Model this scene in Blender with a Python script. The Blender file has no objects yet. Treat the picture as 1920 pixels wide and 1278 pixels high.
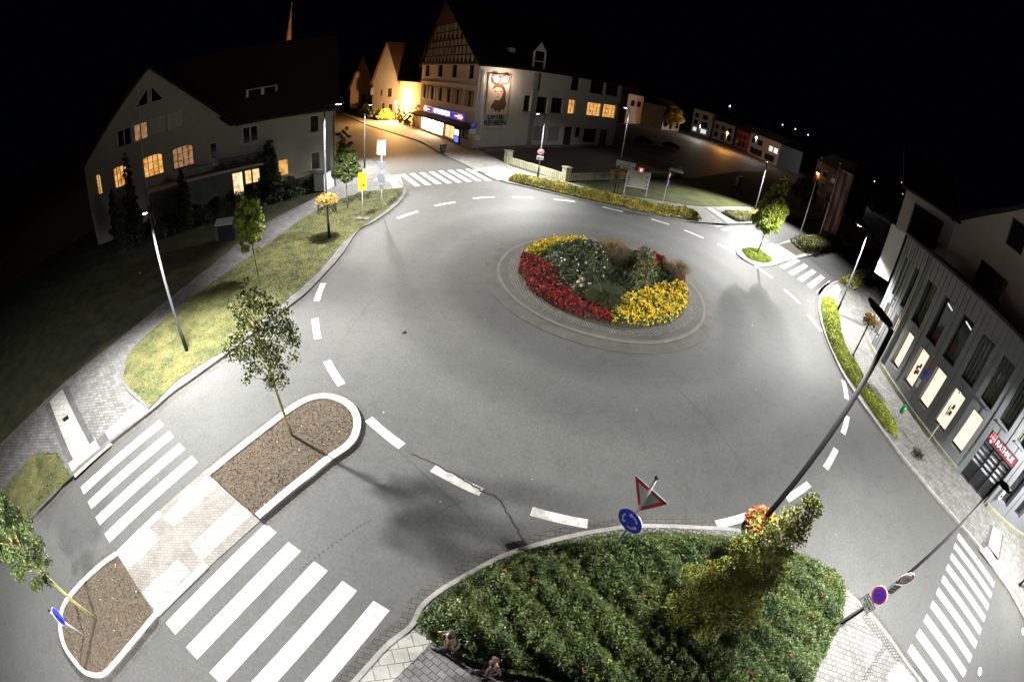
import bpy, bmesh, math, random
import numpy as np
from mathutils import Vector, Matrix
from mathutils.geometry import tessellate_polygon
random.seed(7); RNG = np.random.default_rng(7)
D = bpy.data; SC = bpy.context.scene; COL = SC.collection

# ------------------------------------------------------------------ camera
F_PX, PITCH, ROLL, CAM_H = 816.96, 0.6150, 0.1207, 11.3
cam = D.cameras.new('camera'); cam_o = D.objects.new('camera', cam); COL.objects.link(cam_o)
cam.type = 'PANO'; cam.sensor_width = 36.0; cam.clip_start = 0.05; cam.clip_end = 5000
cam.panorama_type = 'FISHEYE_EQUISOLID'
cam.fisheye_lens = F_PX * 36.0 / 1920.0
cam.fisheye_fov = math.pi
cam_o.matrix_world = Matrix.Translation((0, 0, CAM_H)) @ Matrix.Rotation(math.pi / 2 - PITCH, 4, 'X') @ Matrix.Rotation(ROLL, 4, 'Z')
SC.camera = cam_o
# ------------------------------------------------------------------ world: clear night sky
w = D.worlds.new('World'); SC.world = w; w.use_nodes = True
nt = w.node_tree; bgn = nt.nodes['Background']
bgn.inputs['Color'].default_value = (0.18, 0.22, 0.6, 1); bgn.inputs['Strength'].default_value = 0.0022
SC.view_settings.view_transform = 'Standard'; SC.view_settings.look = 'None'
SC.view_settings.exposure = 0.0; SC.view_settings.gamma = 1.0
SC.cycles.use_denoising = True
SC.cycles.max_bounces = 4; SC.cycles.diffuse_bounces = 2; SC.cycles.glossy_bounces = 2
SC.cycles.transmission_bounces = 2; SC.cycles.transparent_max_bounces = 4
SC.cycles.sample_clamp_indirect = 3.0

# ------------------------------------------------------------------ survey: where a point of the picture lies on the ground
def ray(x, y):
    dx, dy = x - 960, y - 639; r = math.hypot(dx, dy); th = 2 * math.asin(r / F_PX / 2)
    ux, uy = (dx / r, dy / r) if r else (0, 0)
    cx, cy, cz = ux * math.sin(th), -uy * math.sin(th), -math.cos(th)
    cr, sr = math.cos(ROLL), math.sin(ROLL); X, Y, Z = cx * cr - cy * sr, cx * sr + cy * cr, cz
    cp, sp = math.cos(PITCH), math.sin(PITCH)
    return X, Y * sp - Z * cp, Y * cp + Z * sp
def G(x, y, z=0.0):
    r = ray(x, y); t = (z - CAM_H) / r[2]; return (r[0] * t, r[1] * t)
def hz(x, y, xy):
    r = ray(x, y); return CAM_H + r[2] / math.hypot(r[0], r[1]) * math.hypot(*xy)
def GL(L, z=0.0): return [G(x, y, z) for x, y in L]
def crop(ox, oy, s): return lambda L: [(ox + x / s, oy + y / s) for x, y in L]
class Fac:      # a vertical facade plane: s along, z up, d outwards
    def __init__(f, A, B):
        f.A = np.array(A, float); d = np.array(B, float) - f.A; f.L = float(np.hypot(*d)); f.u = d / f.L
        n = np.array([-f.u[1], f.u[0]]); f.n = n if n @ (-f.A) > 0 else -n
    def p(f, s, z, d=0.0):
        q = f.A + f.u * s + f.n * d; return (float(q[0]), float(q[1]), float(z))
    def sz(f, x, y):
        r = ray(x, y); rr = np.array(r[:2]); t = (f.n @ f.A) / (f.n @ rr)
        return float((rr * t - f.A) @ f.u), CAM_H + r[2] * float(t)
    def rect(f, L):   # four picture corners -> s0,s1,z0,z1
        q = sorted(f.sz(x, y) for x, y in L); S = [a for a, b in q]; Z = sorted(b for a, b in q)
        return ((S[0] + S[1]) / 2, (S[2] + S[3]) / 2, (Z[0] + Z[1]) / 2, (Z[2] + Z[3]) / 2)

# ------------------------------------------------------------------ materials
MATS = {}
def mat(name, col, rough=0.8, var=0.0, scale=4.0, bump=0.0, bscale=60.0, metal=0.0, emit=None, estr=0.0, col2=None, island=None, spec=None, trans=0.0):
    if name in MATS: return MATS[name]
    m = D.materials.new(name); m.use_nodes = True; n = m.node_tree; b = n.nodes['Principled BSDF']
    b.inputs['Roughness'].default_value = rough; b.inputs['Metallic'].default_value = metal
    b.inputs['Base Color'].default_value = (*col, 1)
    if spec is not None: b.inputs['Specular IOR Level'].default_value = spec
    tc = n.nodes.new('ShaderNodeTexCoord')
    if island:
        g = n.nodes.new('ShaderNodeNewGeometry'); cr = n.nodes.new('ShaderNodeValToRGB')
        cr.color_ramp.elements[0].color = (*island[0], 1); cr.color_ramp.elements[1].color = (*island[-1], 1)
        for k in range(1, len(island) - 1):
            e = cr.color_ramp.elements.new(k / (len(island) - 1)); e.color = (*island[k], 1)
        n.links.new(g.outputs['Random Per Island'], cr.inputs[0]); nz = n.nodes.new('ShaderNodeTexNoise'); nz.inputs['Scale'].default_value = 1.1; nz.inputs['Detail'].default_value = 3; n.links.new(tc.outputs['Object'], nz.inputs['Vector'])
        c2_ = n.nodes.new('ShaderNodeValToRGB'); c2_.color_ramp.elements[0].position = .35; c2_.color_ramp.elements[1].position = .65; c2_.color_ramp.elements[0].color = (.72, .78, .85, 1); c2_.color_ramp.elements[1].color = (1.45, 1.22, 1.0, 1); n.links.new(nz.outputs['Fac'], c2_.inputs[0])
        mx = n.nodes.new('ShaderNodeMix'); mx.data_type = 'RGBA'; mx.blend_type = 'MULTIPLY'; mx.inputs[0].default_value = 1; n.links.new(cr.outputs[0], mx.inputs[6]); n.links.new(c2_.outputs[0], mx.inputs[7]); n.links.new(mx.outputs[2], b.inputs['Base Color'])
    elif var or col2:
        nz = n.nodes.new('ShaderNodeTexNoise'); nz.inputs['Scale'].default_value = scale; nz.inputs['Detail'].default_value = 8; nz.inputs['Roughness'].default_value = 0.62
        cr = n.nodes.new('ShaderNodeValToRGB'); cr.color_ramp.elements[0].position = 0.32; cr.color_ramp.elements[1].position = 0.68
        a = col; c2 = col2 or tuple(min(1, c * (1 + var)) for c in col); c1 = col if col2 else tuple(c * (1 - var) for c in col)
        cr.color_ramp.elements[0].color = (*c1, 1); cr.color_ramp.elements[1].color = (*c2, 1)
        n.links.new(tc.outputs['Object'], nz.inputs['Vector']); n.links.new(nz.outputs['Fac'], cr.inputs[0]); n.links.new(cr.outputs[0], b.inputs['Base Color'])
    if bump:
        nb = n.nodes.new('ShaderNodeTexNoise'); nb.inputs['Scale'].default_value = bscale; nb.inputs['Detail'].default_value = 4
        bp = n.nodes.new('ShaderNodeBump'); bp.inputs['Strength'].default_value = bump; bp.inputs['Distance'].default_value = 0.03
        n.links.new(tc.outputs['Object'], nb.inputs['Vector']); n.links.new(nb.outputs['Fac'], bp.inputs['Height']); n.links.new(bp.outputs[0], b.inputs['Normal'])
    if emit is not None:
        b.inputs['Emission Color'].default_value = (*emit, 1); b.inputs['Emission Strength'].default_value = estr
    MATS[name] = m; return m
def brick(name, c1, c2, mortar, w_, h_, rot=0.0, msize=0.02, offset=0.5, rough=0.85, bump=0.25, coord='xy'):
    m = D.materials.new(name); m.use_nodes = True; n = m.node_tree; b = n.nodes['Principled BSDF']; b.inputs['Roughness'].default_value = rough
    tc = n.nodes.new('ShaderNodeTexCoord'); mp = n.nodes.new('ShaderNodeMapping'); mp.inputs['Rotation'].default_value = (0, 0, rot)
    br = n.nodes.new('ShaderNodeTexBrick'); br.offset = offset
    br.inputs['Color1'].default_value = (*c1, 1); br.inputs['Color2'].default_value = (*c2, 1); br.inputs['Mortar'].default_value = (*mortar, 1)
    br.inputs['Scale'].default_value = 1; br.inputs['Brick Width'].default_value = w_; br.inputs['Row Height'].default_value = h_; br.inputs['Mortar Size'].default_value = msize
    br.inputs['Mortar Smooth'].default_value = 0.1
    nz = n.nodes.new('ShaderNodeTexNoise'); nz.inputs['Scale'].default_value = 1.3; nz.inputs['Detail'].default_value = 9; nz.inputs['Roughness'].default_value = 0.7
    mx = n.nodes.new('ShaderNodeMix'); mx.data_type = 'RGBA'; mx.blend_type = 'MULTIPLY'; mx.inputs[0].default_value = 1.0
    cr = n.nodes.new('ShaderNodeValToRGB'); cr.color_ramp.elements[0].position = .3; cr.color_ramp.elements[1].position = .7
    cr.color_ramp.elements[0].color = (.62, .6, .57, 1); cr.color_ramp.elements[1].color = (1.05, 1.05, 1.05, 1)
    n.links.new(tc.outputs['Object'], mp.inputs[0]); n.links.new(mp.outputs[0], br.inputs['Vector']); n.links.new(tc.outputs['Object'], nz.inputs['Vector'])
    n.links.new(nz.outputs['Fac'], cr.inputs[0]); n.links.new(br.outputs['Color'], mx.inputs[6]); n.links.new(cr.outputs[0], mx.inputs[7]); n.links.new(mx.outputs[2], b.inputs['Base Color'])
    bp = n.nodes.new('ShaderNodeBump'); bp.inputs['Strength'].default_value = bump; bp.inputs['Distance'].default_value = 0.01; bp.invert = True
    n.links.new(br.outputs['Fac'], bp.inputs['Height']); n.links.new(bp.outputs[0], b.inputs['Normal'])
    MATS[name] = m; return m
def asphalt():
    m = D.materials.new('asphalt'); m.use_nodes = True; n = m.node_tree; b = n.nodes['Principled BSDF']; b.inputs['Roughness'].default_value = .72
    b.inputs['Specular IOR Level'].default_value = .3
    tc = n.nodes.new('ShaderNodeTexCoord')
    def nz(s, d=6, r=.6):
        k = n.nodes.new('ShaderNodeTexNoise'); k.inputs['Scale'].default_value = s; k.inputs['Detail'].default_value = d; k.inputs['Roughness'].default_value = r
        n.links.new(tc.outputs['Object'], k.inputs['Vector']); return k
    def ramp(src, p0, c0, p1, c1):
        cr = n.nodes.new('ShaderNodeValToRGB'); cr.color_ramp.elements[0].position = p0; cr.color_ramp.elements[1].position = p1
        cr.color_ramp.elements[0].color = (*c0, 1); cr.color_ramp.elements[1].color = (*c1, 1); n.links.new(src, cr.inputs[0]); return cr
    a = ramp(nz(.16, 7, .62).outputs['Fac'], .3, (.082, .084, .080), .7, (.108, .108, .104))
    sp = ramp(nz(9, 8, .95).outputs['Fac'], .33, (.60, .60, .60), .67, (1.40, 1.40, 1.40))
    st = ramp(nz(1.6, 10, .75).outputs['Fac'], .30, (.84, .83, .81), .50, (1.03, 1.03, 1.03))
    v = n.nodes.new('ShaderNodeTexVoronoi'); v.inputs['Scale'].default_value = 2.6; n.links.new(tc.outputs['Object'], v.inputs['Vector'])
    dr = ramp(v.outputs['Distance'], .03, (.5, .5, .5), .055, (1, 1, 1))
    # tyre-polished tracks following the ring road
    mp = n.nodes.new('ShaderNodeMapping'); mp.inputs['Location'].default_value = (-5.07, -23.34, 0); n.links.new(tc.outputs['Object'], mp.inputs[0])
    ln = n.nodes.new('ShaderNodeVectorMath'); ln.operation = 'LENGTH'; n.links.new(mp.outputs[0], ln.inputs[0])
    wv = n.nodes.new('ShaderNodeMath'); wv.operation = 'MULTIPLY'; wv.inputs[1].default_value = 1 / 20.0; n.links.new(ln.outputs['Value'], wv.inputs[0])
    tr = n.nodes.new('ShaderNodeValToRGB'); E_ = tr.color_ramp.elements; E_[0].position = .36; E_[0].color = (.93, .93, .93, 1); E_[1].position = .95; E_[1].color = (.98, .98, .98, 1)
    for p_, v_ in ((.44, .90), (.50, 1.10), (.56, .97), (.60, .95), (.66, 1.10), (.72, .98), (.80, .93)):
        e_ = E_.new(p_); e_.color = (v_, v_, v_ * .99, 1)
    n.links.new(wv.outputs[0], tr.inputs[0])
    last = a.outputs[0]
    for q in (sp, st, dr, tr):
        mx = n.nodes.new('ShaderNodeMix'); mx.data_type = 'RGBA'; mx.blend_type = 'MULTIPLY'; mx.inputs[0].default_value = 1.0
        n.links.new(last, mx.inputs[6]); n.links.new(q.outputs[0], mx.inputs[7]); last = mx.outputs[2]
    n.links.new(last, b.inputs['Base Color'])
    bp = n.nodes.new('ShaderNodeBump'); bp.inputs['Strength'].default_value = .35; bp.inputs['Distance'].default_value = .01
    n.links.new(nz(90, 3).outputs['Fac'], bp.inputs['Height']); n.links.new(bp.outputs[0], b.inputs['Normal'])
    MATS['asphalt'] = m; return m
M_ASPH = asphalt()
M_EARTH = mat('dark_ground', (.02, .022, .012), .95, .5, .4)
def paint():
    m = D.materials.new('road_paint'); m.use_nodes = True; n = m.node_tree; b = n.nodes['Principled BSDF']; b.inputs['Roughness'].default_value = .65
    tc = n.nodes.new('ShaderNodeTexCoord'); out = []
    for sc, dt, p0, p1, c0, c1 in ((1.1, 12, .42, .50, (.42, .41, .39), (.70, .70, .67)), (14, 6, .30, .42, (.45, .44, .42), (1, 1, 1)), (.5, 5, .3, .7, (.86, .85, .82), (1, 1, 1))):
        k = n.nodes.new('ShaderNodeTexNoise'); k.inputs['Scale'].default_value = sc; k.inputs['Detail'].default_value = dt; k.inputs['Roughness'].default_value = .7; n.links.new(tc.outputs['Object'], k.inputs['Vector'])
        cr = n.nodes.new('ShaderNodeValToRGB'); cr.color_ramp.elements[0].position = p0; cr.color_ramp.elements[1].position = p1; cr.color_ramp.elements[0].color = (*c0, 1); cr.color_ramp.elements[1].color = (*c1, 1); n.links.new(k.outputs['Fac'], cr.inputs[0]); out.append(cr.outputs[0])
    last = out[0]
    for q in out[1:]:
        mx = n.nodes.new('ShaderNodeMix'); mx.data_type = 'RGBA'; mx.blend_type = 'MULTIPLY'; mx.inputs[0].default_value = 1; n.links.new(last, mx.inputs[6]); n.links.new(q, mx.inputs[7]); last = mx.outputs[2]
    n.links.new(last, b.inputs['Base Color']); return m
M_WHITE = paint()
M_KERB = mat('granite_kerb', (.30, .29, .27), .8, .25, 3, .2, 40)
M_KERBW = mat('white_kerb', (.72, .71, .68), .7, .12, 2.5, .1, 40)
M_KERBD = mat('dark_kerb', (.11, .11, .105), .8, .3, 4, .2, 40)
M_GUTTER = brick('gutter_pavers', (.12, .115, .105), (.095, .092, .086), (.05, .048, .045), .3, .16, 0, .012)
ANG = math.radians(-23.4)
M_PAVE = brick('grey_pavers', (.21, .21, .205), (.13, .13, .128), (.05, .05, .048), .32, .2, ANG, .012)
M_PAVE2 = brick('light_pavers', (.27, .265, .25), (.17, .168, .16), (.055, .055, .05), .34, .22, math.radians(40), .014)
M_SLAB = brick('white_slabs', (.50, .49, .45), (.42, .41, .38), (.16, .155, .14), .40, .40, ANG, .012)
M_SLABD = brick('dark_band_pavers', (.12, .12, .12), (.09, .09, .09), (.06, .06, .06), .2, .1, ANG, .01)
M_BRN = brick('brown_pavers', (.30, .28, .255), (.24, .225, .205), (.15, .14, .13), .2, .1, ANG, .008)
M_COB = brick('cobble_ring', (.23, .22, .20), (.15, .145, .135), (.045, .045, .04), .16, .13, .3, .02)
M_APRON = mat('apron_concrete', (.085, .08, .07), .85, .22, 1.2, .2, 30)
M_APRON2 = mat('apron_concrete_pale', (.14, .133, .12), .8, .2, 1.5, .2, 30)
M_SOIL = mat('soil', (.085, .066, .047), 1.0, .5, 9, 1.0, 14)
M_GRASS = mat('lawn', (.040, .055, .014), 1, 0, 1.1, .6, 50, col2=(.15, .135, .055))
M_BLADE = mat('grass_blade', (.1, .12, .03), .9, island=[(.06, .085, .018), (.10, .125, .03), (.20, .18, .075), (.055, .09, .018)])
M_LEAF_D = mat('leaf_dark', (.05, .08, .02), .5, island=[(.03, .055, .012), (.06, .10, .022), (.10, .14, .03), (.035, .07, .02)])
M_LEAF_T = mat('leaf_tree', (.05, .08, .02), .55, island=[(.035, .05, .015), (.07, .09, .025), (.11, .14, .035)])
M_LEAF_Y = mat('leaf_lime', (.15, .22, .03), .6, island=[(.12, .20, .02), (.22, .30, .03), (.30, .36, .05)])
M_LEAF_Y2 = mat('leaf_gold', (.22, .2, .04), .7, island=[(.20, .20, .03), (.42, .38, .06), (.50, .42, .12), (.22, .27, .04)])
M_LEAF_R = mat('leaf_rose', (.05, .09, .03), .42, island=[(.022, .05, .012), (.045, .09, .02), (.075, .13, .03), (.13, .18, .045)], spec=.5)
M_LEAF_B = mat('leaf_blackgreen', (.015, .022, .008), .7, island=[(.012, .018, .008), (.03, .04, .015)])
M_REDF = mat('red_bloom', (.45, .02, .02), .6, island=[(.13, .004, .004), (.34, .010, .008), (.24, .006, .014)])
M_YELF = mat('yellow_bloom', (.8, .6, .03), .6, island=[(.62, .42, .01), (.80, .62, .02), (.88, .74, .08)])
M_WHTF = mat('white_bloom', (.8, .7, .68), .6, island=[(.8, .7, .68), (.8, .8, .76)])
M_PNKF = mat('pink_red_bloom', (.5, .03, .04), .5, island=[(.32, .015, .02), (.55, .04, .06), (.4, .05, .03)])
M_ORGF = mat('orange_bloom', (.7, .2, .04), .5, island=[(.7, .12, .05), (.75, .35, .06), (.65, .04, .08)])
M_PLUME = mat('grass_plume', (.16, .12, .07), .9, island=[(.10, .10, .03), (.20, .14, .09), (.14, .12, .05)])
M_BARK = mat('bark', (.13, .115, .05), .9, .35, 12, .5, 30)
M_BARKY = mat('lichen_bark', (.36, .33, .13), .9, .35, 12, .5, 30)
M_POLE = mat('dark_pole_paint', (.022, .022, .025), .65, .1, 5, spec=.25)
M_ALU = mat('aluminium', (.42, .43, .45), .4, .08, 6, metal=.6)
M_WPOLE = mat('white_pole', (.8, .8, .8), .45, .05, 5)
M_POLE_SHADE = mat('shaded_pole_paint', (.006, .006, .006), .9, spec=.1)  # shade on the unlit side of the two near lamps, put into the colour
M_BLK = mat('black_plastic', (.012, .012, .013), .4)
M_LED = mat('lamp_glow', (.9, .9, .9), .3, emit=(1, .97, .9), estr=26)
M_LEDF = mat('lamp_glow_far', (.9, .9, .9), .3, emit=(.95, 1, 1), estr=60)
M_SOD = mat('sodium_glow', (.9, .6, .3), .3, emit=(1, .5, .12), estr=50)
M_GLASS = mat('dark_glass', (.012, .013, .016), .08, .3, 3, spec=.6)
M_PLST = mat('cream_render', (.44, .41, .36), .9, .07, 1.3, .2, 40)
M_PLST2 = mat('white_render', (.62, .61, .60), .9, .06, .8, .25, 25)
M_PLST3 = mat('apricot_render', (.74, .56, .45), .9, .06, 1, .15, 40)
M_ROOF = mat('roof_tile', (.040, .016, .012), .9, .4, 6, .4, 10)
M_ROOFD = mat('dark_roof', (.012, .010, .010), .95, .3, 3)
M_FRAME = mat('white_frame', (.62, .61, .58), .5)
M_FRAMED = mat('dark_frame', (.035, .03, .028), .5)
M_WOOD = mat('dark_timber', (.045, .014, .010), .8, .3, 7)
M_SHUT = mat('brown_shutter', (.09, .045, .03), .7, .2, 7)
M_STONE = brick('sandstone_blocks', (.40, .38, .25), (.30, .29, .19), (.12, .12, .09), .5, .2, 0, .02)
M_ZINC = mat('zinc_panel', (.21, .22, .235), .45, .08, 1.5, metal=.25)
M_ZINCJ = mat('panel_joint', (.05, .05, .055), .6)
M_SGN = mat('sign_back', (.20, .22, .25), .5, metal=.3)
M_SRED = mat('sign_red', (.62, .015, .025), .45)
M_SBLUE = mat('sign_blue', (.02, .03, .62), .45)
M_SWHT = mat('sign_white', (.62, .62, .62), .45)
M_SBLK = mat('sign_black', (.01, .01, .01), .5)
M_SYEL = mat('sign_yellow', (.80, .50, .01), .5)
def lit(name, c, s, noise=None):      # a lit room behind glass
    m = D.materials.new(name); m.use_nodes = True; n = m.node_tree; b = n.nodes['Principled BSDF']; b.inputs['Roughness'].default_value = .3
    b.inputs['Base Color'].default_value = (.1, .08, .05, 1); b.inputs['Emission Strength'].default_value = s
    tc = n.nodes.new('ShaderNodeTexCoord'); nz = n.nodes.new('ShaderNodeTexNoise'); nz.inputs['Scale'].default_value = noise or 1.6; nz.inputs['Detail'].default_value = 6
    cr = n.nodes.new('ShaderNodeValToRGB'); cr.color_ramp.elements[0].position = .36; cr.color_ramp.elements[1].position = .56
    cr.color_ramp.elements[0].color = (c[0] * .6, c[1] * .45, c[2] * .3, 1); cr.color_ramp.elements[1].color = (*c, 1)
    n.links.new(tc.outputs['Object'], nz.inputs['Vector']); n.links.new(nz.outputs['Fac'], cr.inputs[0]); n.links.new(cr.outputs[0], b.inputs['Emission Color'])
    MATS[name] = m; return m
M_LITW = lit('lit_room_warm', (1, .52, .14), .95)
M_LITH = lit('lit_room_half', (.9, .5, .25), .4, 3)
M_SHOPL = lit('lit_shop', (1, .80, .50), 30, .9)
M_SHOP2 = lit('lit_shop_dim', (1, .62, .28), 1.6, 2.5)
M_ANNEX = lit('lit_annex_room', (1, .78, .5), 1.5, 2)
M_RATL = mat('lit_blind', (.8, .7, .6), .6, emit=(1, .80, .62), estr=1.15)
M_CURT = mat('grey_green_curtain', (.10, .11, .075), .9, .4, 5)
M_NEON = mat('neon_white', (1, 1, 1), .4, emit=(.75, .85, 1), estr=4)
M_NEONB = mat('neon_blue', (.1, .1, .5), .4, emit=(.09, .06, .55), estr=.55)
M_NEONO = mat('neon_orange', (1, .4, .2), .4, emit=(1, .33, .12), estr=3.5)

# ------------------------------------------------------------------ mesh building
class MB:
    def __init__(s, off=(0, 0, 0)): s.v = []; s.f = []; s.mi = []; s.m = 0; s.off = off
    def V(s, p): s.v.append((p[0] - s.off[0], p[1] - s.off[1], p[2] - s.off[2])); return len(s.v) - 1
    def face(s, *ps): s.f.append([s.V(p) for p in ps]); s.mi.append(s.m); return s
    def hexa(s, q):      # 8 corners: bottom 4, top 4
        i = [s.V(p) for p in q]
        for f in ((3, 2, 1, 0), (4, 5, 6, 7), (0, 1, 5, 4), (1, 2, 6, 5), (2, 3, 7, 6), (3, 0, 4, 7)): s.f.append([i[k] for k in f]); s.mi.append(s.m)
        return s
    def box(s, c, d, rz=0.0):
        ca, sa = math.cos(rz), math.sin(rz); q = []
        for z in (-1, 1):
            for x, y in ((-1, -1), (1, -1), (1, 1), (-1, 1)):
                X, Y = x * d[0] / 2, y * d[1] / 2; q.append((c[0] + X * ca - Y * sa, c[1] + X * sa + Y * ca, c[2] + z * d[2] / 2))
        return s.hexa(q)
    def fbox(s, f, s0, s1, z0, z1, d0, d1):    # box in a facade frame
        return s.hexa([f(s0, z0, d0), f(s1, z0, d0), f(s1, z0, d1), f(s0, z0, d1), f(s0, z1, d0), f(s1, z1, d0), f(s1, z1, d1), f(s0, z1, d1)])
    def tube(s, pts, r, n=8, cap=True):
        P = [Vector(p) for p in pts]; R = r if isinstance(r, (list, tuple)) else [r] * len(P); rings = []
        for i, p in enumerate(P):
            t = (P[min(i + 1, len(P) - 1)] - P[max(i - 1, 0)]).normalized()
            a = t.cross(Vector((0, 0, 1)) if abs(t.z) < .95 else Vector((1, 0, 0))).normalized(); b = t.cross(a)
            rings.append([s.V(p + (a * math.cos(k * 2 * math.pi / n) + b * math.sin(k * 2 * math.pi / n)) * R[i]) for k in range(n)])
        for i in range(len(rings) - 1):
            for k in range(n): s.f.append([rings[i][k], rings[i][(k + 1) % n], rings[i + 1][(k + 1) % n], rings[i + 1][k]]); s.mi.append(s.m)
        if cap:
            s.f.append(rings[0][::-1]); s.mi.append(s.m); s.f.append(rings[-1]); s.mi.append(s.m)
        return s
    def ball(s, c, r, n=10, m=7, sz=1.0):
        rings = [[s.V((c[0] + r * math.sin(math.pi * j / m) * math.cos(2 * math.pi * k / n), c[1] + r * math.sin(math.pi * j / m) * math.sin(2 * math.pi * k / n), c[2] - r * sz * math.cos(math.pi * j / m))) for k in range(n)] for j in range(m + 1)]
        for j in range(m):
            for k in range(n): s.f.append([rings[j][k], rings[j][(k + 1) % n], rings[j + 1][(k + 1) % n], rings[j + 1][k]]); s.mi.append(s.m)
        return s
    def prism(s, poly, z0, z1, skirt=True):
        P = [(x, y) for x, y in poly]; tri = tessellate_polygon([[Vector((x, y, 0)) for x, y in P]])
        a = sum(P[i][0] * P[(i + 1) % len(P)][1] - P[(i + 1) % len(P)][0] * P[i][1] for i in range(len(P)))
        top = [s.V((x, y, z1)) for x, y in P]
        for t in tri:
            t = list(t); q = [P[i] for i in t]; ar = (q[1][0] - q[0][0]) * (q[2][1] - q[0][1]) - (q[2][0] - q[0][0]) * (q[1][1] - q[0][1])
            if abs(ar) < 1e-9: continue
            if ar < 0: t = t[::-1]
            s.f.append([top[i] for i in t]); s.mi.append(s.m)
        if skirt and z0 < z1:
            bot = [s.V((x, y, z0)) for x, y in P]; N = len(P)
            for i in range(N):
                j = (i + 1) % N; f = [bot[i], bot[j], top[j], top[i]]; s.f.append(f if a > 0 else f[::-1]); s.mi.append(s.m)
        return s
    def plate(s, c, n, poly, th=0.02, up=(0, 0, 1)):   # flat plate facing n; poly in (right, up) coordinates
        n = Vector(n).normalized(); up = Vector(up); r = up.cross(n).normalized(); up = n.cross(r)
        c = Vector(c); N = len(poly); fr = [s.V(c + r * x + up * y + n * th / 2) for x, y in poly]; bk = [s.V(c + r * x + up * y - n * th / 2) for x, y in poly]
        s.f.append(fr); s.mi.append(s.m); s.f.append(bk[::-1]); s.mi.append(s.m)
        for i in range(N): j = (i + 1) % N; s.f.append([fr[j], fr[i], bk[i], bk[j]]); s.mi.append(s.m)
        return s
    def build(s, name, mats, parent=None, smooth=False, kind=None, label=None, cat=None, group=None, loc=None):
        me = D.meshes.new(name); me.from_pydata(s.v, [], s.f); mats = mats if isinstance(mats, (list, tuple)) else [mats]
        for m in mats: me.materials.append(m)
        if len(mats) > 1: me.polygons.foreach_set('material_index', s.mi)
        if smooth: me.polygons.foreach_set('use_smooth', [True] * len(me.polygons))
        me.update(); o = D.objects.new(name, me); COL.objects.link(o)
        if loc is not None: o.location = loc
        if parent: o.parent = parent
        if kind: o['kind'] = kind
        if label: o['label'] = label
        if cat: o['category'] = cat
        if group: o['group'] = group
        return o
def circ(r, n=24, a0=0): return [(r * math.cos(a0 + 2 * math.pi * k / n), r * math.sin(a0 + 2 * math.pi * k / n)) for k in range(n)]
def rectp(w_, h_): return [(-w_ / 2, -h_ / 2), (w_ / 2, -h_ / 2), (w_ / 2, h_ / 2), (-w_ / 2, h_ / 2)]
def thing(name, label, cat, loc=(0, 0, 0), rz=0.0, group=None):
    o = D.objects.new(name, None); COL.objects.link(o); o.empty_display_size = .3; o.location = loc; o.rotation_euler = (0, 0, rz)
    o['label'] = label; o['category'] = cat
    if group: o['group'] = group
    return o
def dup(root, loc, rz=None, label=None):
    def cp(o, par):
        c = o.copy(); COL.objects.link(c)
        if par: c.parent = par
        for ch in list(o.children): cp(ch, c)
        return c
    r = cp(root, None); r.location = loc
    if rz is not None: r.rotation_euler = (0, 0, rz)
    if label: r['label'] = label
    return r
def text(s, size, c, n, parent, m, name='lettering', up=(0, 0, 1), off=(0, 0, 0), ext=.004, bold=0.0, sx=1.0):
    cu = D.curves.new(name, 'FONT'); cu.body = s; cu.size = size; cu.extrude = ext; cu.align_x = 'CENTER'; cu.align_y = 'CENTER'; cu.offset = bold; cu.space_line = .85
    t = D.objects.new('tmp', cu); COL.objects.link(t)
    me = D.meshes.new_from_object(t.evaluated_get(bpy.context.evaluated_depsgraph_get())) if False else None
    bpy.context.view_layer.update(); me = D.meshes.new_from_object(t.evaluated_get(bpy.context.evaluated_depsgraph_get()))
    D.objects.remove(t); D.curves.remove(cu)
    n = Vector(n).normalized(); up = Vector(up); r = up.cross(n).normalized(); up = n.cross(r)
    R = Matrix((r * sx, up, n)).transposed().to_4x4(); R.translation = Vector(c) - Vector(off); me.transform(R)
    me.materials.clear(); me.materials.append(m); me.name = name
    o = D.objects.new(name, me); COL.objects.link(o); o.parent = parent; return o
def catmull(P, k=6, closed=False):
    P = [np.array(p, float) for p in P]; n = len(P); out = []
    rng = range(n if closed else n - 1)
    for i in rng:
        p0 = P[(i - 1) % n] if closed or i > 0 else 2 * P[0] - P[1]; p1 = P[i]; p2 = P[(i + 1) % n]
        p3 = P[(i + 2) % n] if closed or i + 2 < n else 2 * P[-1] - P[-2]
        for j in range(k):
            t = j / k; out.append(tuple(.5 * ((2 * p1) + (-p0 + p2) * t + (2 * p0 - 5 * p1 + 4 * p2 - p3) * t * t + (-p0 + 3 * p1 - 3 * p2 + p3) * t ** 3)))
    if not closed: out.append(tuple(P[-1]))
    return out
def offset_line(P, d, closed=False):      # d > 0: to the left of travel
    out = []; n = len(P)
    for i in range(n):
        a = np.array(P[i - 1] if (i > 0 or closed) else P[0]); b = np.array(P[(i + 1) % n] if (i < n - 1 or closed) else P[-1])
        t = b - a; t = t / (np.hypot(*t) + 1e-9); out.append((P[i][0] - t[1] * d, P[i][1] + t[0] * d))
    return out
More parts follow.
